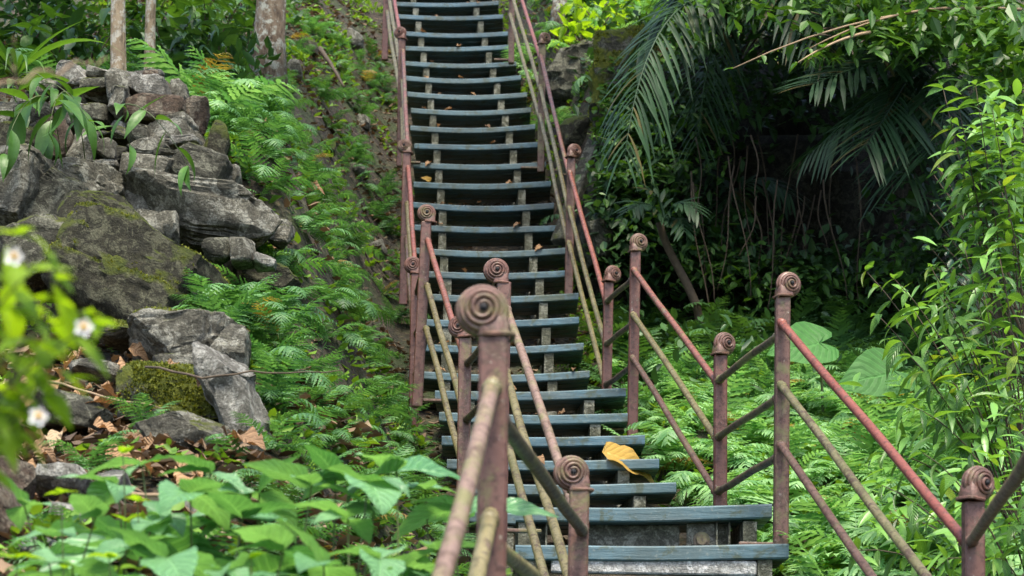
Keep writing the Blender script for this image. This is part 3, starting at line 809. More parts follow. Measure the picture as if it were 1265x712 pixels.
# ------------------------------------------------------------------ ferns
def frond_mesh(name, mat, seed, npair=17, wid=.30, arch=1.0, teeth=6, slim=.085, lobed=True):
    r = random.Random(seed); vs_, fs = [], []
    def quad(*p):
        n = len(vs_); vs_.extend(p); fs.append(tuple(range(n, n + len(p))))
    pts = []; y = z = 0; ang = .15; bend = r.uniform(-.25, .25); x = 0
    N = npair + 2
    for i in range(N + 1):
        pts.append((Vector((x, y, z)), ang)); t = i / N
        y += math.cos(ang) / N; z += math.sin(ang) / N; x += bend * t / N
        ang -= arch * 1.5 * (0.4 + t) / N
    for i in range(N):                            # midrib
        a, b = pts[i][0], pts[i + 1][0]; w = .006 * (1 - .7 * i / N)
        n = len(vs_); vs_.extend([a + Vector((-w, 0, 0)), a + Vector((w, 0, 0)), b + Vector((w * .9, 0, 0)), b + Vector((-w * .9, 0, 0))]); fs.append((n, n + 1, n + 2, n + 3))
    for i in range(2, N + 1):
        t = (i - 1.5) / (N - 1)
        ln = wid * (math.sin(math.pi * (.16 + .84 * t) ** .8) ** .75) * r.uniform(.85, 1.08) * .85 + .012
        o, an = pts[i - 0 if i <= N else N]
        fw = Vector((0, math.cos(an), math.sin(an))); upv = Vector((0, -math.sin(an), math.cos(an)))
        for s in (-1, 1):
            fa = R(22 + 28 * t + r.uniform(-6, 6)); dz = r.uniform(-.35, .05)
            dirn = (Vector((s, 0, 0)) * math.cos(fa) + fw * math.sin(fa) + upv * dz * .6).normalized()
            side = dirn.cross(upv).normalized(); hw = slim * ln / max(.08, wid) * .55 + .006
            base = o + fw * r.uniform(-.006, .006)
            n0 = len(vs_); T = teeth
            for k in range(T + 1):
                q = k / T; c = base + dirn * ln * q - upv * (q * q) * ln * .22
                ww = hw * (1 - q ** 1.7) * (1 if k else .55)
                vs_.append(c)
                tip = .0 if k == T else ww
                vs_.append(c + side * tip + dirn * ln * .5 / T); vs_.append(c - side * tip + dirn * ln * .5 / T)
                in_ = tip * (.42 if lobed else .9)
                vs_.append(c + side * in_); vs_.append(c - side * in_)
            for k in range(T):
                b0 = n0 + k * 5; b1 = n0 + (k + 1) * 5
                fs.append((b0, b0 + 3, b0 + 1, b1 + 3, b1)); fs.append((b0, b1, b1 + 4, b0 + 2, b0 + 4))
    return mesh(name, vs_, fs, mat, False)
F_STD = [frond_mesh('frond', G_FERN, 11 + i, 16, .28 + .03 * (i % 3), .7 + .25 * i, 5, .06) for i in range(6)]
F_BRI = [frond_mesh('frond', G_FERNB, 31 + i, 11 + i % 3, .40 + .04 * (i % 2), .7 + .25 * i, 4, .085, i % 3 == 0) for i in range(6)]
F_OLD = [frond_mesh('frond', G_FERNO, 91 + i, 14, .30, 1.2, 4, .05) for i in range(2)]
F_DRK = [frond_mesh('frond', G_FERND, 51 + i, 16, .32, .7 + .3 * i, 5, .075) for i in range(4)]
def fern(pos, fronds, n, size, label, group, lean=None, elev=(18, 62), name='fern'):
    root = empty(name, pos, label, 'fern', group)
    a0 = rng.uniform(0, 360)
    for k in range(n):
        az = a0 + 360 * k / n + rng.uniform(-22, 22)
        el = rng.uniform(*elev)
        M = Matrix.Rotation(R(az), 4, 'Z') @ Matrix.Rotation(R(el), 4, 'X') @ Matrix.Rotation(R(rng.uniform(-20, 20)), 4, 'Y') @ Matrix.Scale(size * rng.uniform(.65, 1.12), 4)
        link('frond', rng.choice(F_OLD if rng.random() < .03 else fronds), root, None, M)
    return root
def on_ground(x, y, dz=-.01): return Vector((x, y, ground_z(x, y) + dz))

def project(p):
    v = CAMROT.transposed() @ Vector(p)
    if v.z > -.05: return None
    return (PPX + FPX * v.x / -v.z, PPY - FPX * v.y / -v.z)
placed = []
def scatter(n, xr_, yr, mind, test, tries=40):
    out = []
    for _ in range(n * tries):
        if len(out) >= n: break
        x = rng.uniform(*xr_); y = rng.uniform(*yr)
        if not test(x, y): continue
        if any((x - a) ** 2 + (y - b) ** 2 < mind * mind for a, b in out): continue
        out.append((x, y))
    return out
def inview(x, y, m=40):
    q = project((x, y, ground_z(x, y, False)))
    return q and -m < q[0] < 1265 + m and -m - 20 < q[1] < 712 + 130
# left slope between the rocks and the stairs
def t_left(x, y):
    u = xc(y) - x
    if not (.62 < u < 1.75): return False
    if not inview(x, y): return False
    q = project((x, y, ground_z(x, y, False)))
    if q[0] < 320 and 5.0 < y < 8.3: return False
    if q[0] < 352 and 7.2 < y < 7.9: return False
    if q[0] < 250 and y < 5.2: return False
    if y > 10.6 and (rng.random() < .55 or noise.noise((x * 1.6, y * 1.1, 4)) < .05): return False
    return True
def left_lab(y):
    if y < 6.2: return 'feathery green fern below the pale slab beside the broad-leaved plants', 'ferns below the pale slab'
    if y < 8.2: return 'feathery green fern between the rocks and the short middle flight', 'ferns beside the middle flight'
    if y < 10.6: return 'feathery green fern beside the foot of the long upper flight', 'ferns at the foot of the upper flight'
    return 'small fern in the leaf litter along the long upper flight', 'ferns along the upper flight'
def right_lab(y):
    if y < 7.2: return 'bright fern below the landing, beside the pointed-leaf shrub and lowest finial', 'bright ferns below the landing'
    if y < 8.7: return 'bright fern on the bank beside the landing posts', 'bright ferns beside the landing'
    return 'bright fern beside the large taro leaves at the edge of the hollow', 'bright ferns near the taro leaves'
for x, y in scatter(150, (-3, .3), (4.3, 17), .14, t_left):
    fern(on_ground(x, y), F_STD if rng.random() < .8 else F_DRK, rng.randint(6, 9), rng.uniform(.17, .31), *left_lab(y))
# bright ferns right of the stairs
def t_right(x, y):
    u = x - xc(y)
    return .66 < u < 2.4 and inview(x, y)
for x, y in scatter(120, (.5, 3.2), (5.6, 10.5), .16, t_right):
    fern(on_ground(x, y), F_BRI if y < 9.6 or rng.random() < .5 else F_STD, rng.randint(7, 10), rng.uniform(.24, .42), *right_lab(y), None, (15, 65))
# hollow ferns
for px, py, d, s in [(905, 385, 11.6, .6), (840, 330, 11.9, .45), (945, 350, 12.1, .6), (1010, 345, 12, .6), (1050, 400, 11.2, .6), (860, 385, 11.2, .5), (980, 395, 11.2, .55), (820, 400, 10.8, .5), (1085, 370, 11.4, .5), (780, 400, 10.9, .4), (930, 420, 10.9, .5), (1120, 420, 10.6, .5), (760, 345, 11.4, .35), (800, 300, 12.3, .45), (1035, 435, 10.5, .4), (880, 430, 10.7, .4)]:
    p = P(px, py, d)
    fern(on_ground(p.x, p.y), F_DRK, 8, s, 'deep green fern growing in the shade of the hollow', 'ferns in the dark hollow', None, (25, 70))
# ferns above the wall and below the big trunk
for px, py, d, s, mt in [(248, 112, 9.3, .5, F_BRI), (275, 128, 9.5, .45, F_BRI), (225, 100, 9.0, .4, F_STD), (262, 165, 8.9, .36, F_BRI), (290, 180, 9.2, .34, F_STD), (80, 60, 9.6, .5, F_STD), (130, 70, 9.4, .45, F_STD), (230, 60, 10.6, .5, F_STD), (285, 205, 8.8, .34, F_STD), (345, 105, 11.0, .26, F_STD), (300, 120, 10.2, .3, F_STD), (270, 150, 9.2, .4, F_BRI)]:
    p = P(px, py, d)
    fern(on_ground(p.x, p.y), mt, 8, s, 'arching light green fern just above the stone wall', 'ferns above the stone wall', None, (20, 60))
for px, py, d, s in [(265, 300, 7.3, .22), (285, 285, 7.4, .3), (110, 585, 4.9, .22), (180, 525, 5.5, .16), (260, 350, 7.0, .3), (290, 380, 6.9, .34), (310, 410, 6.9, .36), (275, 395, 6.6, .3), (335, 330, 7.4, .34), (352, 270, 7.9, .3), (320, 240, 8.2, .32), (338, 380, 7.2, .3), (300, 350, 7.1, .26), (262, 330, 7.15, .24), (345, 420, 6.8, .28), (330, 450, 6.4, .26), (338, 500, 6.0, .26), (335, 555, 5.6, .26)]:
    p = P(px, py, d); p.z = min(p.z, ground_z(p.x, p.y) + .15)
    fern(p, F_STD, 7, s, 'small fern rooted in a gap between the rocks', 'small ferns among the rocks')
# upper slope right of the stairs
def t_up(x, y):
    u = x - xc(y); return .62 < u < 2.2 and inview(x, y)
for x, y in scatter(26, (-.2, 2.5), (13.7, 18), .24, t_up):
    fern(on_ground(x, y), rng.choice((F_BRI, F_STD)), 7, rng.uniform(.3, .5), 'light green fern on the bank above the hollow', 'ferns above the hollow')

# ------------------------------------------------------------------ leafy plants
def stem_curve(a, b, bow, n=8):
    m = (a + b) / 2 + bow
    return [bez(a, m, b, i / n) for i in range(n + 1)]
def leafy(name, base, stems, leaves, label, cat, group=None, stem_mat=None, size=(.08, .13), gap=.05, pair=True, start=.35, tip=True, droop=.25, sr=.004, updir=.25, maxn=300, twist=90):
    """plant with curved stems and single leaves set along them"""
    root = empty(name, base, label, cat, group)
    mb = MB(); cnt = 0
    for (a, b, bow) in stems:
        pts = stem_curve(a, b, bow); n = len(pts) - 1
        mb.tube([p - base for p in pts], [sr * (1 - .65 * i / n) for i in range(n + 1)], 6)
        L = sum((pts[i + 1] - pts[i]).length for i in range(n))
        k = max(1, int(L * (1 - start) / gap)); az = rng.uniform(0, 360)
        for i in range(k + 1):
            t = start + (1 - start) * i / k
            f = t * n; j = min(n - 1, int(f)); p = pts[j].lerp(pts[j + 1], f - j); tg = (pts[j + 1] - pts[j]).normalized()
            az += twist if pair else 137.5
            s = rng.uniform(*size) * (1 - .35 * t if t > .85 else 1)
            for q in ((0, 180) if pair else (0,)):
                if cnt >= maxn: break
                o = tg.orthogonal().normalized(); o.rotate(Matrix.Rotation(R(az + q + rng.uniform(-25, 25)), 3, tg))
                dirn = (o + tg * .35 + Vector((0, 0, updir - droop * rng.random()))).normalized()
                if dirn.z < -.6: dirn.z = -.6; dirn.normalize()
                link('leaf', rng.choice(leaves), root, None, frame(p - base, dirn, Vector((0, 0, 1)), s, rng.uniform(-.5, .5))); cnt += 1
        if tip and cnt < maxn:
            link('leaf', rng.choice(leaves), root, None, frame(pts[-1] - base, Vector((tg.x + rng.uniform(-.9, .9), tg.y - rng.uniform(.0, .9), tg.z * .25 + .1)), Vector((0, 0, 1)), size[0], 0)); cnt += 1
    link('stem', mb.build('stem', stem_mat or M_STEM), root)
    return root
V = Vector
# broad-leaved plants in the lower left foreground: (top px, py, d, n)
for i, (px, py, d, hgt, s) in enumerate([(175, 575, 3.5, .62, .135), (118, 640, 3.2, .5, .125), (55, 660, 3.1, .5, .13), (235, 610, 3.3, .55, .13), (300, 640, 3.25, .5, .12), (385, 600, 3.45, .55, .125), (430, 640, 3.3, .5, .135), (490, 582, 3.6, .62, .15), (525, 605, 3.75, .5, .14), (350, 680, 3.1, .45, .12), (205, 690, 2.95, .4, .12), (470, 690, 3.1, .45, .12), (90, 700, 2.9, .4, .12), (275, 705, 2.95, .4, .11), (560, 640, 3.9, .5, .11), (400, 700, 3.0, .4, .12), (455, 595, 3.4, .6, .14), (415, 590, 3.5, .6, .13), (30, 625, 3.3, .5, .12), (145, 600, 3.4, .6, .13), (260, 585, 3.5, .6, .12), (540, 680, 3.4, .5, .13), (320, 610, 3.5, .5, .12)]):
    top = P(px, py, d); base = V((top.x + rng.uniform(-.06, .06), d + rng.uniform(-.05, .1), top.z - hgt))
    base.z = min(base.z, ground_z(base.x, base.y) + .02) if ground_z(base.x, base.y) < top.z - .1 else base.z
    base.z = ground_z(base.x, base.y) - .02
    H = top.z - base.z
    leafy('broadleaf_plant', base, [(base, top, V((rng.uniform(-.06, .06), rng.uniform(-.06, .06), 0)))] + ([(base.lerp(top, .45), top + V((rng.uniform(-.15, .15), rng.uniform(-.1, .1), -.06)), V((0, 0, .03)))] if i % 2 else []),
          L_BROAD, 'broad-leaved green plant with toothed leaves in front of the rocky mound', 'plant', 'broad-leaved plants at the foot of the bank', None, (s * .9, s * 2.0), max(.09, H * .19), True, .35, True, .55, .0045, .15)
# lime young shoots among them
for px, py, d in [(152, 560, 3.3), (75, 610, 3.0), (20, 690, 2.8), (310, 690, 3.0), (170, 620, 3.2), (135, 690, 2.9)]:
    top = P(px, py, d); base = V((top.x, top.y + .05, ground_z(top.x, top.y + .05)))
    leafy('young_shoot', base, [(base, top, V((.02, 0, 0)))], L_LIME, 'lime green young shoot rising among the broad leaves', 'plant', 'lime shoots among the broad leaves', None, (.04, .075), .09, True, .6, True, .2, .003, .3)
# blurred sprig with white flowers close to the viewer
base = P(-60, 640, 1.75)
sp = []
for a, b in [((-60, 640), (70, 345)), ((-30, 520), (120, 400)), ((-40, 600), (50, 470)), ((-60, 560), (20, 290)), ((-60, 640), (40, 520)), ((-20, 470), (105, 385)), ((-60, 560), (60, 430)), ((-50, 450), (60, 315)), ((-60, 600), (85, 470)), ((-60, 420), (40, 380))]:
    sp.append((P(a[0], a[1], 1.75), P(b[0], b[1], 1.7 + rng.uniform(-.06, .1)), V((.0, 0, .02))))
base = V((P(-60, 640, 1.75).x, 1.78, ground_z(P(-60, 640, 1.75).x, 1.78)))
sp.append((base, P(-60, 640, 1.75), V((0, 0, 0)))); sp.append((base, P(-60, 560, 1.75), V((.02, 0, 0))))
fl = leafy('flowering_weed', base, sp, L_LIME, 'out of focus lime green weed with small white flowers', 'plant', None, M_STEM, (.03, .055), .024, True, .4, True, .3, .002, .1)
for px, py in [(104, 405), (48, 515), (18, 318)]:
    c = P(px, py, 1.68); mb = MB()
    for k in range(5):
        a = 2 * math.pi * k / 5; o = V((math.cos(a), -.3, math.sin(a))); t = V((-math.sin(a), 0, math.cos(a)))
        q = c - base
        mb.add([q + o * .001, q + o * .006 + t * .0035, q + o * .0095, q + o * .006 - t * .0035], [(0, 1, 2, 3)])
    link('petal', mb.build('petal', M_PETAL, False), fl)['label'] = 'white petals'
    mb = MB(); mb.tube([c - base + V((0, -.004, 0)), c - base + V((0, .004, 0))], .003, 8); link('flower_centre', mb.build('flower_centre', M_FLOWER), fl)
# lance-leaved plant hanging over the stone wall, and its neighbours
for px, py, px2, py2, d in [(150, 130, 232, 205, 7.3), (60, 120, 5, 190, 7.4), (90, 120, 60, 165, 7.4), (40, 110, 110, 150, 7.5), (20, 100, 80, 130, 7.6)]:
    a = P(px, py, d); b = P(px2, py2, d - .25); base = V((a.x, d + .3, ground_z(a.x, d + .3)))
    base = a.lerp(V((a.x, d + .3, a.z - .25)), 1)
    leafy('lance_leaved_plant', base, [(base, a, V((0, 0, .1))), (a, b, V((0, -.1, .12)))], L_MIDL, 'drooping plant with long pointed leaves over the stone wall', 'plant', 'long-leaved plants over the stone wall', None, (.15, .26), .075, False, .4, True, .6, .003, .0)
# grass clump upper left
gb = P(20, 95, 7.9); gr = empty('grass_clump', gb, 'clump of long arching grass blades above the wall', 'grass')
for k in range(16):
    link('blade', rng.choice(L_BLADE), gr, None, Matrix.Rotation(R(rng.uniform(0, 360)), 4, 'Z') @ Matrix.Rotation(R(rng.uniform(50, 88)), 4, 'X') @ Matrix.Scale(rng.uniform(.35, .62), 4))

# ------------------------------------------------------------------ shrubs right
def shrub(name, base, tips, leaves, label, cat='shrub', group=None, **k):
    st = []
    for (px, py, d) in tips:
        t = P(px, py, d); s0 = base.lerp(t, rng.uniform(.0, .25)); s0.x = base.x + (s0.x - base.x) * .5
        st.append((s0, t, V((rng.uniform(-.05, .05), rng.uniform(-.05, .05), .18))))
    return leafy(name, base, st, leaves, label, cat, group, M_STEMB, **k)
b1 = on_ground(1.95, 7.0)
tips = [(px, py, rng.uniform(6.4, 7.2)) for px, py in [(1105, 345), (1070, 335), (1085, 390), (1125, 440), (1160, 365), (1130, 385), (1100, 420), (1150, 330), (1190, 300), (1175, 400), (1215, 360), (1235, 320), (1140, 460), (1175, 470), (1120, 500), (1215, 450), (1250, 420), (1150, 520), (1200, 520), (1240, 500), (1090, 560), (1130, 600), (1180, 580), (1240, 570)]]
shrub('lance_leaved_shrub', b1, tips, L_LANCE, 'shrub with long pointed light green leaves beside the lowest snail finial', size=(.10, .17), gap=.085, start=.45, droop=.5, updir=.1, sr=.004)
b2 = on_ground(1.75, 6.1)
tips = [(px, py, rng.uniform(5.6, 6.3)) for px, py in [(1250, 560), (1235, 610), (1150, 640), (1110, 640), (1255, 650), (1170, 690), (1230, 690), (1200, 560), (1090, 600), (1140, 560), (1120, 690), (1262, 500), (1060, 680)]]
shrub('lance_leaved_shrub', b2, tips, L_LANCE, 'low pointed-leaf shrub around the base of the lowest finial post', size=(.09, .15), gap=.08, start=.35, droop=.5, updir=.1, sr=.004)
b3 = on_ground(2.1, 7.4)
tips = [(px, py, rng.uniform(6.9, 7.3)) for px, py in [(1165, 110), (1185, 135), (1205, 105), (1175, 160), (1225, 130), (1250, 180), (1195, 190), (1240, 230), (1262, 150), (1210, 220)]]
shrub('tall_lance_shrub', b3, tips, L_LANCE, 'tall light green spray of narrow leaves in front of the dark hollow', size=(.13, .19), gap=.075, start=.66, droop=.3, updir=.1, sr=.004)
b4 = on_ground(2.5, 8.3)
tips = [(rng.uniform(1140, 1290), rng.uniform(205, 345), rng.uniform(7.7, 8.3)) for _ in range(34)]
shrub('glossy_shrub', b4, tips, L_GLOSS, 'dense shrub of small glossy dark leaves behind the narrow-leaved spray', size=(.045, .07), gap=.045, start=.72, droop=.4, updir=.3, sr=.005)
b4 = on_ground(2.7, 8.9)
tips = [(rng.uniform(1150, 1300), rng.uniform(330, 470), rng.uniform(8.2, 8.8)) for _ in range(26)]
shrub('glossy_shrub', b4, tips, L_DARK, 'dark leafy shrub at the edge of the hollow behind the pointed leaves', size=(.07, .11), gap=.06, start=.6, droop=.4, updir=.3, sr=.005)
# overhanging shrub at the top right, rooted on the bank above the hollow
b5 = on_ground(2.6, 13.9)
tips = [(rng.uniform(980, 1275), rng.uniform(-40, 85), rng.uniform(9.3, 10.8)) for _ in range(34)]
shrub('overhanging_shrub', b5, tips, L_MID, 'shrub with oval leaves hanging over the hollow from above', size=(.08, .12), gap=.07, start=.72, droop=.5, updir=.1, sr=.012)
b6 = on_ground(1.6, 14.0)
tips = [(rng.uniform(820, 1060), rng.uniform(-60, 60), rng.uniform(10.6, 12)) for _ in range(30)]
shrub('overhanging_shrub', b6, tips, L_DARK, 'dark leafed shrub reaching out over the palm fronds', size=(.08, .12), gap=.07, start=.7, droop=.5, updir=.1, sr=.012)
# one leaning branch in the upper right
a, b = P(1262, 12, 9.6), P(905, 85, 9.2)
leafy('leaning_branch', a, [(a, b, V((0, 0, .22))), (P(1075, 40, 9.4), P(985, 78, 9.2), V((0, 0, .05))), (P(1180, 10, 9.5), P(1000, 60, 9.3), V((0, 0, .1)))], L_MID, 'bare leaning branch with few oval leaves above the horizontal palm frond', 'branch', None, M_TWIG, (.07, .12), .16, False, .3, True, .3, .009, .1)

def fill(name, n, spots, size, mat, wid, label, seed):
    r = random.Random(seed); vs_, fs = [], []
    for k in range(n):
        px, py, d, w, h, dd = r.choice(spots)
        p = P(px + r.gauss(0, .5) * w, py + r.gauss(0, .5) * h, d + r.uniform(-dd, dd))
        if p.z < ground_z(p.x, p.y): continue
        dr = V((r.gauss(-.3, .7), r.gauss(-.6, .5), r.gauss(-.15, .35))).normalized(); sd = dr.cross(V((r.gauss(0, .3), r.gauss(-.2, .3), 1))).normalized(); nn = sd.cross(dr); L = r.uniform(*size); rows = []
        for i in range(6):
            t = i / 5; w_ = max(.003, math.sin(math.pi * t ** .75)) * wid * L / 2; c = p + dr * L * t - V((0, 0, 1)) * L * .28 * t * t
            rows += [c + sd * w_ + nn * w_ * .3, c, c - sd * w_ + nn * w_ * .3]
        n0 = len(vs_); vs_ += rows
        for i in range(5):
            for j in range(2): fs.append((n0 + i * 3 + j, n0 + i * 3 + j + 1, n0 + i * 3 + 4 + j, n0 + i * 3 + 3 + j))
    return tag(link(name, mesh(name, vs_, fs, mat, True)), label, 'foliage', None, 'stuff')
fill('shrub_foliage', 420, [(1180, 380, 7.3, 70, 80, .25), (1230, 460, 7.0, 60, 90, .3), (1150, 520, 6.9, 80, 50, .3), (1230, 600, 6.4, 60, 90, .3), (1110, 620, 6.5, 60, 60, .25), (1250, 330, 7.2, 40, 70, .2), (1180, 680, 6.1, 90, 40, .25)], (.08, .14), G_LANCE, .24, 'thick pointed foliage inside the right-hand shrubs', 71)
fill('shrub_foliage', 130, [(1215, 230, 7.5, 50, 70, .2), (1240, 160, 7.4, 30, 50, .2)], (.08, .15), G_LANCE, .3, 'foliage inside the tall narrow-leaved spray', 72)
# taro leaves
def taro(px, py, d, s, dirn, label):
    c = P(px, py, d); base = V((c.x + .05, d + .12, ground_z(c.x + .05, d + .12)))
    root = empty('taro_plant', base, label, 'plant')
    vs_, uv, fs = [], [], []
    prof = [(-.30, .16), (-.22, .30), (-.10, .40), (.04, .44), (.2, .41), (.38, .33), (.55, .22), (.7, .11), (.82, .0)]
    for i, (t, w) in enumerate(prof):
        for k, sd in enumerate((-1, -.55, 0, .55, 1)):
            x = sd * w; y = t
            if t < 0 and k == 2: y = max(t, -.02)
            if t < 0 and abs(sd) == .55: y = t * .9; x = sd * w * .95
            z = .10 * abs(sd) * w - .25 * max(0, t) ** 2 + .03 * math.sin(i * 1.3 + sd * 2)
            vs_.append((x, y, z)); uv.append((sd * .5 + .5, (t + .3) / 1.12))
    for i in range(len(prof) - 1):
        for k in range(4): fs.append((i * 5 + k, i * 5 + k + 1, i * 5 + 6 + k, i * 5 + 5 + k))
    me = mesh('leaf', vs_, fs, G_TARO, True, uv)
    link('leaf', me, root, None, frame(c - base, dirn, V((.1, -.85, .5)), s))
    mb = MB(); mb.tube([bez(V((0, 0, 0)), V((0, .05, (c - base).z * .9)), c - base, i / 8) for i in range(9)], [.008 * (1 - .4 * i / 8) for i in range(9)], 6)
    link('leaf_stalk', mb.build('leaf_stalk', M_STEM), root)
    return root
taro(1102, 460, 8.8, .36, V((-.85, -.28, -.22)), 'single large heart-shaped taro leaf at the edge of the bright ferns')
taro(1010, 425, 9.2, .34, V((-.8, -.3, -.15)), 'large taro leaf half hidden behind the snail-topped post')

# ------------------------------------------------------------------ palms
def palm_frond(name, a, c, b, ll, seed, nl=34, hang=.6, spread=1.0):
    r = random.Random(seed); vs_, fs = [], []
    pts = [bez(a, c, b, i / 20) for i in range(21)]
    mb = MB(); mb.tube(pts, [.011 * (1 - .8 * i / 20) for i in range(21)], 6)
    view = V((0, -1, .25)).normalized()
    for i in range(nl):
        t = .10 + .9 * i / (nl - 1); f = t * 20; j = min(19, int(f)); p = pts[j].lerp(pts[j + 1], f - j); tg = (pts[j + 1] - pts[j]).normalized()
        sd0 = tg.cross(V((0, -.55, .83))).normalized()
        for s in (-1, 1):
            if r.random() < .09: continue
            L = ll * (math.sin(math.pi * (.18 + .70 * t)) ** .6) * r.uniform(.72, 1.1)
            fwd = .45 + .9 * t + r.uniform(-.22, .22)
            d0 = (sd0 * s * spread + tg * fwd).normalized()
            sag = hang * r.uniform(.5, 1.7)
            w = .017 * L / ll + .003
            rows = []
            n = 6
            for k in range(n + 1):
                q = k / n; pos = p + d0 * L * q + V((0, 0, -sag * L * q * q * .6))
                sdv = d0.cross(V((0, -.4, 1))).normalized()
                ww = w * (.35 + 1.1 * q if q < .45 else .85 * (1 - ((q - .45) / .55) ** 2) + .02)
                rows.append((pos + sdv * ww, pos + V((0, 0, .35 * ww)), pos - sdv * ww))
            n0 = len(vs_)
            for rw in rows: vs_.extend(rw)
            for k in range(n):
                for m in range(2): fs.append((n0 + k * 3 + m, n0 + k * 3 + m + 1, n0 + k * 3 + 4 + m, n0 + k * 3 + 3 + m))
    n0 = len(mb.v); v = mb.v + vs_; f = mb.f + [tuple(i + n0 for i in q) for q in fs]
    return mesh(name, v, f, G_PALM, True)
def palm(crown, fronds, label):
    crown = P(*crown); base = on_ground(crown.x + .25, max(crown.y + .15, 13.3) if crown.z > 3.9 else crown.y + .1)
    root = empty('palm', base, label, 'palm')
    mb = MB(); n = 10
    mb.tube([(base.lerp(crown, i / n) - base) + V((.04 * math.sin(i * .5), 0, 0)) for i in range(n + 1)], [.032 - .008 * i / n for i in range(n + 1)], 10)
    link('trunk', mb.build('trunk', M_STEMB), root)
    for i, (c, t, ll, nl, hang) in enumerate(fronds):
        me = palm_frond('frond', crown - base, P(*c) - base, P(*t) - base, ll, 70 + i + int(crown.x * 100), nl, hang)
        link('frond', me, root)
    return root
palm((905, -5, 11.3), [((800, -25, 10.9), (772, 192, 10.6), .36, 44, 1.0), ((875, 30, 11.3), (862, 175, 11.4), .34, 28, .7), ((960, -60, 11), (1020, 60, 10.6), .36, 30, .7), ((860, -60, 11.6), (790, 60, 11.8), .36, 28, .7)],
     'palm with long feathery fronds drooping beside the mossy boulder')
palm((1135, 70, 10.6), [((1085, 70, 10.3), (1005, 104, 10.1), .42, 26, .25), ((1190, 90, 10.3), (1150, 190, 10.1), .46, 30, .6), ((1110, 120, 10.3), (1070, 180, 10.1), .48, 26, .45), ((1150, 140, 10.3), (1120, 215, 10.2), .46, 26, .6), ((1200, 40, 10.6), (1250, 110, 10.6), .34, 26, .6), ((1080, 20, 10.8), (1010, 60, 10.8), .34, 26, .6), ((1090, 120, 10.7), (1000, 190, 10.8), .36, 24, .7)],
     'palm with a horizontal frond fanned out over the dark hollow')
palm((822, 275, 11.3), [((800, 240, 11.2), (782, 258, 11.1), .20, 12, .4), ((835, 235, 11.2), (862, 262, 11.1), .20, 12, .4), ((815, 235, 11.3), (800, 235, 11.2), .16, 8, .3), ((840, 262, 11.2), (845, 285, 11.1), .16, 10, .5)], 'young low palm with short splayed fronds in the hollow')
palm((905, 250, 12.2), [((890, 200, 12.1), (840, 215, 12.0), .3, 22, .6), ((930, 200, 12.1), (975, 240, 12.0), .3, 22, .6), ((905, 200, 12.1), (900, 300, 11.9), .28, 20, .7)], 'shaded palm at the back of the hollow')

# leaf mass hanging on the walls of the hollow, with roots and dead fronds
def hang_mass(name, n, spots, size, mat, label, cat, seed, wid=.45):
    r = random.Random(seed); vs_, fs = [], []
    for k in range(n):
        px, py, d, w, h, dd = r.choice(spots)
        p = P(px + r.gauss(0, .5) * w, py + r.gauss(0, .5) * h, d + r.uniform(-dd, dd))
        if p.z < ground_z(p.x, p.y): continue
        dr = V((r.gauss(0, .8), r.gauss(-.5, .5), r.gauss(-.5, .5))).normalized(); sd = dr.cross(V((r.gauss(0, .3), r.gauss(-.3, .3), 1))).normalized(); s_ = r.uniform(*size); nn = sd.cross(dr)
        n0 = len(vs_); vs_ += [p, p + dr * s_ * .35 + sd * s_ * wid * .5 + nn * s_ * .06, p + dr * s_ * .7 + sd * s_ * wid * .33 + nn * s_ * .05, p + dr * s_, p + dr * s_ * .7 - sd * s_ * wid * .33 + nn * s_ * .05, p + dr * s_ * .35 - sd * s_ * wid * .5 + nn * s_ * .06]
        fs += [(n0, n0 + 1, n0 + 2, n0 + 3), (n0, n0 + 3, n0 + 4, n0 + 5)]
    return tag(link(name, mesh(name, vs_, fs, mat, False)), label, cat, None, 'stuff')
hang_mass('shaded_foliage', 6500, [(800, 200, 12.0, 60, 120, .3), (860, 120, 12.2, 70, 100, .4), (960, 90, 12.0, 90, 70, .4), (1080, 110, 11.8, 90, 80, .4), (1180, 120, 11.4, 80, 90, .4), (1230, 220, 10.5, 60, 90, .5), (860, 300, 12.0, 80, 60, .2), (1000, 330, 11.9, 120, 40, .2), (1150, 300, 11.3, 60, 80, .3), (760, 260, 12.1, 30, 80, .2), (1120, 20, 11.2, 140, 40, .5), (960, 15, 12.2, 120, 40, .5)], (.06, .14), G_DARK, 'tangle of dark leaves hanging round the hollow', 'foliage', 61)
hang_mass('hollow_leaves', 900, [(800, 250, 11.6, 50, 80, .2), (900, 330, 11.7, 100, 40, .2), (1020, 350, 11.5, 120, 30, .2), (860, 180, 11.9, 60, 80, .3), (1120, 330, 11.0, 50, 60, .2)], (.05, .11), G_MID, 'scattered mid-green leaves inside the hollow', 'foliage', 64)
hang_mass('ivy_leaves', 900, [(770, 140, 12.22, 30, 60, .06), (765, 185, 12.2, 28, 50, .06)], (.04, .07), G_MID, 'small ivy leaves climbing the tall mossy boulder', 'ivy', 62, .8)
hang_mass('canopy_edge', 2600, [(1050, 0, 10.6, 150, 40, .6), (1180, 20, 9.8, 100, 50, .5), (1240, 70, 9.4, 60, 60, .4), (930, -10, 11.3, 80, 40, .5), (1120, 40, 10.2, 60, 30, .4)], (.07, .13), G_MID, 'leaf mass at the edge of the overhanging shrubs', 'foliage', 63)
for k in range(34):
    px = rng.uniform(850, 1130); py = rng.uniform(150, 260); a = P(px, py, rng.uniform(11.4, 12.2)); L_ = rng.uniform(.4, 1.1)
    mb = MB(); pts = [V((.02 * math.sin(i * .8 + k) + .02 * i * math.sin(k * 2.1), -.02 * i, -L_ * i / 7)) for i in range(8)]
    mb.tube(pts, [.006 * (1 - .6 * i / 7) for i in range(8)], 5)
    tag(link('hanging_root', mb.build('hanging_root', M_STEMB), None, a), 'thin brown root or dead stalk hanging in the dark hollow', 'root', 'roots hanging in the hollow')
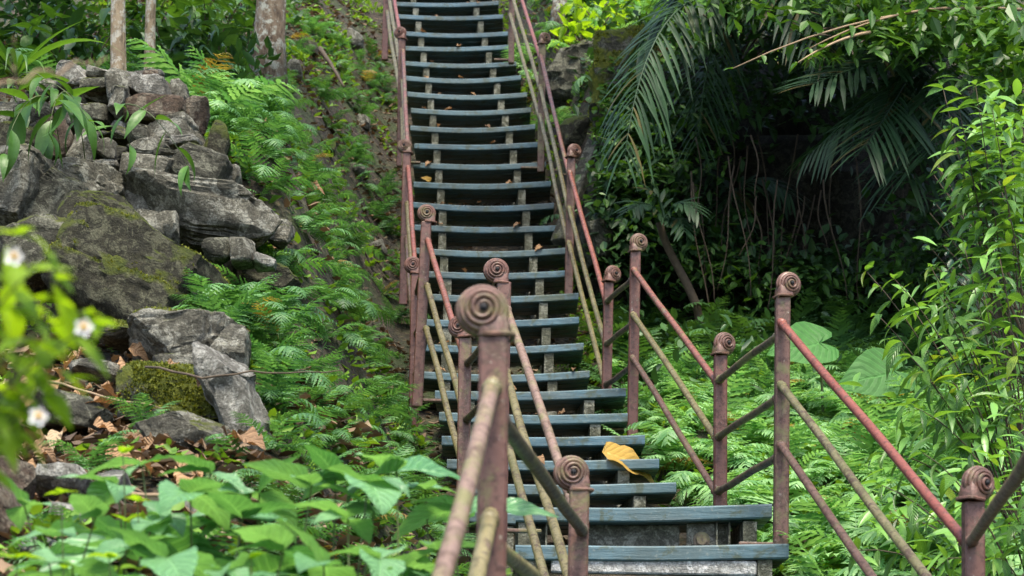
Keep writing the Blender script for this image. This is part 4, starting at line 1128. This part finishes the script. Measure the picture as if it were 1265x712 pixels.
# creeping vines with tiny leaves across the hollow
for (a, b) in [((725, 165), (850, 190)), ((735, 215), (850, 200)), ((900, 60), (908, 140)), ((745, 130), (800, 160))]:
    A, B = P(a[0], a[1], 11.6), P(b[0], b[1], 11.3)
    leafy('creeping_vine', A, [(A, B, V((0, 0, -.04)))], L_MID, 'thin vine of tiny pale leaves trailing beside the mossy boulder', 'vine', 'thin vines at the mossy boulder', None, (.025, .05), .022, True, .05, True, .2, .003, .2)

# ------------------------------------------------------------------ trees at the upper left, crowns above the frame
def tree(px, py, d, rad, h, mat, label, lean=0, crown_r=1.6, seed=1, nl=1500):
    b = P(px, py, d); base = V((b.x, b.y, ground_z(b.x, b.y) - .08)); r = random.Random(seed)
    root = empty('tree', base, label, 'tree')
    mb = MB(); n = 14; pts = []; rd = []
    for i in range(n + 1):
        t = i / n; pts.append(V((lean * t * h + .03 * math.sin(t * 7 + seed), .03 * math.cos(t * 5), h * t)))
        rd.append(rad * (1 - .55 * t) * (1 + .55 * math.exp(-t * 22)))
    mb.tube(pts, rd, 14)
    link('trunk', mb.build('trunk', mat), root)
    tips = []
    for k in range(7):
        s = pts[n - k]; a = r.uniform(0, 6.28); e = s + V((math.cos(a), math.sin(a), .8)) * crown_r * r.uniform(.5, .8)
        mb = MB(); mb.tube([bez(s, s.lerp(e, .5) + V((0, 0, .1)), e, q / 5) for q in range(6)], [rad * .32 * (1 - .8 * q / 5) for q in range(6)], 7)
        link('limb', mb.build('limb', mat), root); tips += [e, s.lerp(e, .6)]
    vs_, fs = [], []
    for k in range(nl):
        c = r.choice(tips); o = V((r.gauss(0, 1), r.gauss(0, 1), r.gauss(0, .6))) * crown_r * .32; p = c + o
        dr = V((r.gauss(0, 1), r.gauss(0, 1), r.gauss(-.2, .5))).normalized(); sd = dr.cross(V((r.gauss(0, .3), r.gauss(0, .3), 1))).normalized(); s = r.uniform(.07, .13)
        n0 = len(vs_); vs_ += [p, p + dr * s * .5 + sd * s * .25, p + dr * s, p + dr * s * .5 - sd * s * .25]; fs.append((n0, n0 + 1, n0 + 2, n0 + 3))
    cr = link('crown', mesh('crown', vs_, fs, G_MID, False), root)
    return root
tree(147, 98, 8.9, .038, 4.5, M_BARK2, 'slender pale trunk rising straight behind the stone wall, thicker of the pair', -.0, 1.4, 3, 900)
tree(191, 100, 9.3, .028, 4.3, M_BARK2, 'thinnest tree trunk rising behind the stone wall beside a thicker one', -.015, 1.2, 4, 700)
tree(335, 85, 11.4, .095, 6.0, M_BARK, 'stout mottled tree trunk with pale lichen patches', .0, 2.0, 5, 1500)
tree(690, 22, 15.6, .06, 5.0, M_BARK, 'pale young trunk beside the upper railing', .0, 1.4, 6, 800)

# canopy trees; the two at the hollow are added to darken it with shade
def canopy_tree(base, crown, rad, cr, label, seed, nl=2600, mat=None):
    r = random.Random(seed); base = on_ground(*base, -.1); crown = V(crown)
    root = empty('tree', base, label, 'tree')
    pts = [bez(base, V((base.x, base.y, (base.z + crown.z) / 2)), crown, i / 12) - base for i in range(13)]
    mb = MB(); mb.tube(pts, [rad * (1 - .6 * i / 12) for i in range(13)], 12); link('trunk', mb.build('trunk', mat or M_BARK), root)
    tips = []
    for k in range(12):
        s_ = pts[8 + k % 5]; e = crown - base + V((r.uniform(-1, 1) * cr[0], r.uniform(-1, 1) * cr[1], r.uniform(-.3, .8) * cr[2])) * .85
        mb = MB(); mb.tube([bez(s_, s_.lerp(e, .5) + V((0, 0, .2)), e, q / 5) for q in range(6)], [rad * .3 * (1 - .8 * q / 5) for q in range(6)], 6); link('limb', mb.build('limb', mat or M_BARK), root)
        tips += [e, s_.lerp(e, .65), s_.lerp(e, .85)]
    vs_, fs = [], []
    for k in range(nl):
        c = r.choice(tips); p = c + V((r.gauss(0, .3) * cr[0], r.gauss(0, .3) * cr[1], abs(r.gauss(0, .3)) * cr[2]))
        dr = V((r.gauss(0, 1), r.gauss(0, 1), r.gauss(-.2, .4))).normalized(); sd = dr.cross(V((r.gauss(0, .3), r.gauss(0, .3), 1))).normalized(); s_ = r.uniform(.12, .2)
        n0 = len(vs_); vs_ += [p, p + dr * s_ * .5 + sd * s_ * .27, p + dr * s_, p + dr * s_ * .5 - sd * s_ * .27]; fs.append((n0, n0 + 1, n0 + 2, n0 + 3))
    link('crown', mesh('crown', vs_, fs, G_MID, False), root)
canopy_tree((3.6, 11.2), (2.3, 10.6, 6.3), .13, (1.3, 1.5, .7), 'unseen tree added beside the hollow, its crown shading it', 41, 3200)
canopy_tree((1.9, 14.6), (1.5, 12.0, 6.6), .11, (1.2, 1.3, .7), 'tree added above the hollow, leaning out to shade it', 42, 3000)
canopy_tree((-3.6, 9.2), (-2.6, 9.6, 6.6), .12, (1.4, 1.6, .8), 'tree rooted uphill of the stone wall with a crown over the bank', 43, 1800)
# bushes behind the trunks
for i, (px, py, d, w, ls) in enumerate([(250, 20, 12.2, 60, L_MID), (110, 20, 11.5, 60, L_MID), (210, 55, 11.2, 50, L_DARK), (300, 15, 12.8, 50, L_DARK), (60, 15, 10.6, 70, L_DARK), (180, -5, 13, 70, L_MID), (20, 45, 10.0, 60, L_MID), (270, 70, 11.0, 40, L_DARK)]):
    c = P(px, py + 30, d); base = on_ground(c.x, c.y)
    tips = [(px + rng.uniform(-w, w), py + rng.uniform(-40, 40), d + rng.uniform(-.4, .3)) for _ in range(14)]
    shrub('leafy_bush', base, tips, ls, ['leafy bush', 'dark leafy bush'][ls is L_DARK] + ' growing in the shade behind the slender trunks', 'bush', 'bushes behind the trunks' + (' (dark)' if ls is L_DARK else ''), size=(.10, .19), gap=.075, start=.45, droop=.5, updir=.15, sr=.006)
# leafy undergrowth over the hollow, right of the upper flight
for i, (px, py, d, w) in enumerate([(740, 20, 15.4, 50), (800, 25, 15, 60), (860, 20, 14.4, 60), (720, 50, 14.8, 40), (790, 55, 14.2, 50), (700, 5, 16.4, 40)]):
    c = P(px, py + 15, d); base = on_ground(c.x, c.y)
    tips = [(px + rng.uniform(-w, w), py + rng.uniform(-25, 22), d + rng.uniform(-.4, .3)) for _ in range(12)]
    shrub('low_bush', base, tips, L_LIME if i % 3 == 0 else L_MID, 'light green low bush on the bank right of the upper railing' if i % 3 == 0 else 'mid green low bush on the bank right of the upper railing', 'bush', 'low bushes above the hollow' + (' (light)' if i % 3 == 0 else ''), size=(.09, .16), gap=.08, start=.4, droop=.4, updir=.2, sr=.005)

# ------------------------------------------------------------------ ground cover and leaf litter (uncountable)
def strew(name, n, xr_, yr, test, size, mat, label, cat, up, wid, dz, seed):
    r = random.Random(seed); vs_, fs = [], []; c = 0; t = 0
    while c < n and t < n * 30:
        t += 1
        x, y = r.uniform(*xr_), r.uniform(*yr)
        if not test(x, y): continue
        z = ground_z(x, y); p = V((x, y, z + r.uniform(0, dz)))
        a = r.uniform(0, 6.283); dr = V((math.cos(a), math.sin(a), r.uniform(*up))).normalized(); sd = dr.cross(V((r.gauss(0, .35), r.gauss(0, .35), 1))).normalized()
        s = r.uniform(*size); nn = sd.cross(dr); k = r.uniform(-.2, .3) * s
        n0 = len(vs_)
        vs_ += [p, p + dr * s * .3 + sd * s * wid * .42 + nn * k * .6, p + dr * s * .65 + sd * s * wid * .38 + nn * k, p + dr * s - nn * k * .5, p + dr * s * .65 - sd * s * wid * .38 + nn * k, p + dr * s * .3 - sd * s * wid * .42 + nn * k * .6, p + dr * s * .5 - nn * k * .2]
        fs += [(n0, n0 + 1, n0 + 6), (n0 + 1, n0 + 2, n0 + 6), (n0 + 2, n0 + 3, n0 + 6), (n0 + 3, n0 + 4, n0 + 6), (n0 + 4, n0 + 5, n0 + 6), (n0 + 5, n0, n0 + 6)]
        c += 1
    o = link(name, mesh(name, vs_, fs, mat, True)); return tag(o, label, cat, None, 'stuff')
def seen(x, y): return inview(x, y, 20)
def dens(x, y, s, o): return noise.noise((x * s + o, y * s, o))
strew('leaf_litter', 3500, (-2.6, -.1), (3.9, 7.2), lambda x, y: seen(x, y) and xc(y) - x > 1.0 and dens(x, y, 2.2, 2) > -.3, (.035, .085), M_LITTER, 'thick brown leaf litter between the stones of the rocky mound', 'leaf litter', (-.15, .5), .62, .04, 15)
strew('leaf_litter', 18000, (-3.6, 3), (3.6, 18), lambda x, y: seen(x, y) and (xc(y) - x > .0 or y > 9.6) and dens(x, y, .9, 5) > -.25, (.025, .075), M_LITTER, 'scattered brown leaf litter over the forest floor', 'leaf litter', (-.15, .45), .6, .02, 5)
strew('ground_cover', 20000, (-3.6, 3.2), (3.6, 18.5), lambda x, y: seen(x, y) and abs(x - xc(y)) > .5 and dens(x, y, 1.3, 9) > -.1 and not (4.5 < y < 7.2 and xc(y) - x > 1.25 and dens(x, y, 3, 1) < .3) and (y < 10.5 or x > xc(y) or dens(x, y, 2.2, 9) > .12), (.03, .075), G_COVER, 'low creeping ground cover of small leaves', 'ground cover', (.0, .8), .55, .07, 6)
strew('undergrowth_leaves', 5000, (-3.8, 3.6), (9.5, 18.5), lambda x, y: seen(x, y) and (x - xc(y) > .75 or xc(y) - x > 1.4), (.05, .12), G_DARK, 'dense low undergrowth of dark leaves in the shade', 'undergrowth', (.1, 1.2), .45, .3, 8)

# the fern thicket beyond the single ferns: one mass
import numpy as np
def frond_arrays(seed, npair=12, wid=.33, arch=1.0):
    me = frond_mesh('tmp', None, seed, npair, wid, arch, 3, .09)
    v = np.zeros(len(me.vertices) * 3); me.vertices.foreach_get('co', v); v = v.reshape(-1, 3)
    f = [tuple(p.vertices) for p in me.polygons]; bpy.data.meshes.remove(me)
    return v, f
PROTO = [frond_arrays(200 + i, 12, .34, .6 + .3 * i) for i in range(4)]
def thicket(name, n, xr_, yr, test, size, mat, label, seed):
    r = random.Random(seed); V_, F_ = [], []; off = 0; c = t = 0
    while c < n and t < n * 40:
        t += 1; x, y = r.uniform(*xr_), r.uniform(*yr)
        if not test(x, y): continue
        pv, pf = r.choice(PROTO)
        M = Matrix.Rotation(r.uniform(0, 6.283), 3, 'Z') @ Matrix.Rotation(R(r.uniform(10, 60)), 3, 'X') @ Matrix.Rotation(R(r.uniform(-25, 25)), 3, 'Y') * r.uniform(*size)
        q = pv @ np.array(M).T + np.array((x, y, ground_z(x, y) - .01))
        V_.append(q); F_ += [tuple(i + off for i in f) for f in pf]; off += len(q); c += 1
    vv = np.concatenate(V_)
    o = link(name, mesh(name, vv.tolist(), F_, mat, False)); return tag(o, label, 'ferns', None, 'stuff')
thicket('fern_thicket', 1500, (-3.4, .4), (3.8, 17.5), lambda x, y: .52 < xc(y) - x < 2.4 and seen(x, y) and (y < 10.8 or dens(x, y, 1.3, 3) > .05) and not (4.5 < y < 8.0 and project((x, y, ground_z(x, y, False)))[0] < 300), (.10, .22), G_FERN, 'thicket of small ferns covering the slope left of the stairs', 21)
thicket('fern_thicket', 420, (.5, 3.2), (5.4, 10.6), lambda x, y: x - xc(y) > .54 and seen(x, y), (.16, .32), G_FERNB, 'thicket of bright ferns covering the bank right of the stairs', 22)
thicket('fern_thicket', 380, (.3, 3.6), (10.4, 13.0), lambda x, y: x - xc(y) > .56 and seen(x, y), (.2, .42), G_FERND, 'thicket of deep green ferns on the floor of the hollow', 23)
thicket('fern_thicket', 160, (-.2, 3.2), (13.4, 18.5), lambda x, y: x - xc(y) > .6 and seen(x, y), (.2, .42), G_FERNB, 'thicket of light ferns on the bank above the hollow', 24)

# big dry leaves on the mound, one by one
for px, py, d, s in [(125, 478, 5.7, .11), (60, 470, 5.9, .08), (165, 452, 6.0, .09), (140, 500, 5.6, .09), (75, 535, 5.2, .08), (178, 470, 5.8, .08), (150, 540, 5.3, .08), (252, 470, 5.7, .07), (292, 540, 5.3, .11), (45, 500, 5.5, .08), (95, 440, 6.2, .08), (20, 475, 5.8, .08), (110, 430, 6.3, .07), (40, 550, 5.0, .08), (115, 525, 5.3, .07), (205, 455, 5.9, .07), (30, 520, 5.3, .07), (190, 545, 5.2, .08), (65, 455, 6.0, .07), (225, 570, 5.0, .08), (100, 490, 5.6, .07), (160, 430, 6.3, .07), (5, 540, 5.1, .08), (170, 570, 4.9, .07), (130, 560, 5.0, .08)] + [(random.Random(i).uniform(0, 250), 0, random.Random(i + 99).uniform(4.5, 6.5), random.Random(i + 7).uniform(.05, .095)) for i in range(22)]:
    p = P(px, py or 500, d); p.z = ground_z(p.x, p.y) + .035 if not py else max(ground_z(p.x, p.y) + .03, min(p.z, ground_z(p.x, p.y) + .25)); a = rng.uniform(0, 6.28)
    o = link('dry_leaf', rng.choice(L_DRY), None, None, frame(p, V((math.cos(a), math.sin(a) * .6 - .2, rng.uniform(-.15, .15))), V((rng.uniform(-.3, .3), -.55, .85)), s * 1.2, rng.uniform(-.4, .4)))
    tag(o, 'large curled brown leaf lying on the rocky mound', 'dry leaf', 'dry leaves on the rocky mound')
for px, py, d, s in [(500, 575, 7.6, .2), (480, 560, 7.8, .12), (515, 560, 7.9, .12), (380, 300, 9.3, .1), (390, 490, 7.2, .07), (350, 395, 8, .08)]:
    p = P(px, py, d); p.z = ground_z(p.x, p.y) + .10; a = rng.uniform(0, 6.28)
    o = link('dry_leaf', rng.choice(L_DRY), None, None, frame(p, V((math.cos(a), math.sin(a) * .6 - .2, .1)), V((0, -.5, .85)), s, rng.uniform(-.4, .4)))
    tag(o, 'brown leaf caught among the ferns left of the stairs', 'dry leaf', 'dry leaves among the ferns')
p = P(800, 558, 8.5); o = link('fallen_leaf', leaf_shape('fallen_leaf', M_YELLOW, .72, 'ovate', 14, .15, .9, .03, .06, 3), None, None, frame(P(744, 562, 8.41) + V((0, .0, .012)), V((.98, -.05, .10)), V((0, -.6, .8)), .33, 0)); tag(o, 'large yellow fallen leaf lying over the end of a tread', 'fallen leaf')
o = link('fallen_leaf', leaf_shape('fallen_leaf', M_YELLOW, .6, 'ovate', 10, .3, .8, .03, .12, 4), None, None, frame(P(532, 224, 13.1), V((-.6, -.2, .5)), V((0, -1, .3)), .09, .2)); tag(o, 'small yellow leaf lying on an upper tread', 'fallen leaf')
for i in range(44):
    A_, B_ = (ptsC + ptsB)[(i * 7) % (len(ptsC) + len(ptsB))]
    p = A_.lerp(B_, rng.uniform(.06, .94)) + V((0, rng.uniform(.0, .05), .006)); a = rng.uniform(0, 6.28)
    o = link('dry_leaf', rng.choice(L_DRY), None, None, frame(p, V((math.cos(a), math.sin(a) * .5 - .3, .05)), V((0, -.3, .95)), rng.uniform(.035, .075), rng.uniform(-.3, .3)))
    tag(o, 'small dry leaf resting on a stair tread', 'dry leaf', 'dry leaves on the treads')
# timber leaning behind the railing
mb = MB(); a, b = P(738, 168, 12.6), P(690, 300, 12.2); dv = (b - a)
M = frame(V((0, 0, 0)), dv).to_3x3()
mb.bbox(V((0, 0, 0)), (.10, dv.length, .07), .008, M)
o = link('timber', mb.build('timber', M_ROCKD, True, 30), None, (a + b) / 2); tag(o, 'mossy squared timber leaning beside the upper flight', 'timber')
# twigs
def twig(pts, r, label, mat=None):
    k_ = [P(*p) for p in pts]; q = []
    for i in range(len(k_) - 1):
        for t in range(4): q.append(k_[i].lerp(k_[i + 1], t / 4) + V((0, 0, .012 * noise.noise((i * 4.1 + t, r * 900, .5)))))
    q.append(k_[-1]); mb = MB()
    mb.tube([v - q[0] for v in q], [r * (1 - .6 * i / (len(q) - 1)) for i in range(len(q))], 7)
    o = link('twig', mb.build('twig', mat or M_TWIG), None, q[0]); return tag(o, label, 'twig')
twig([(-60, 122, 1.9), (0, 107, 1.9), (60, 92, 1.92), (105, 80, 1.95), (134, 72, 1.97)], .0024, 'pale dry twig out of focus in front of the stone wall')
twig([(20, 110, 1.9), (14, 75, 1.88), (18, 45, 1.86)], .0013, 'thin dry side shoot of the pale twig')
twig([(180, 452, 5.5), (250, 466, 5.2), (330, 460, 5.2), (424, 457, 5.3)], .0042, 'thin brown twig reaching from the mossy stone over the ferns', M_STEMB)
twig([(60, 470, 5.6), (130, 490, 5.5), (200, 505, 5.5)], .0045, 'short dry stick in the leaf litter by the mossy stone')
twig([(110, 616, 4.3), (180, 610, 4.2), (260, 612, 4.2)], .007, 'brown stick lying behind the broad leaves')
twig([(395, 60, 14.4), (412, 85, 14.2), (425, 108, 14.0)], .022, 'thick dead stick on the leaf litter slope', M_STEMB)
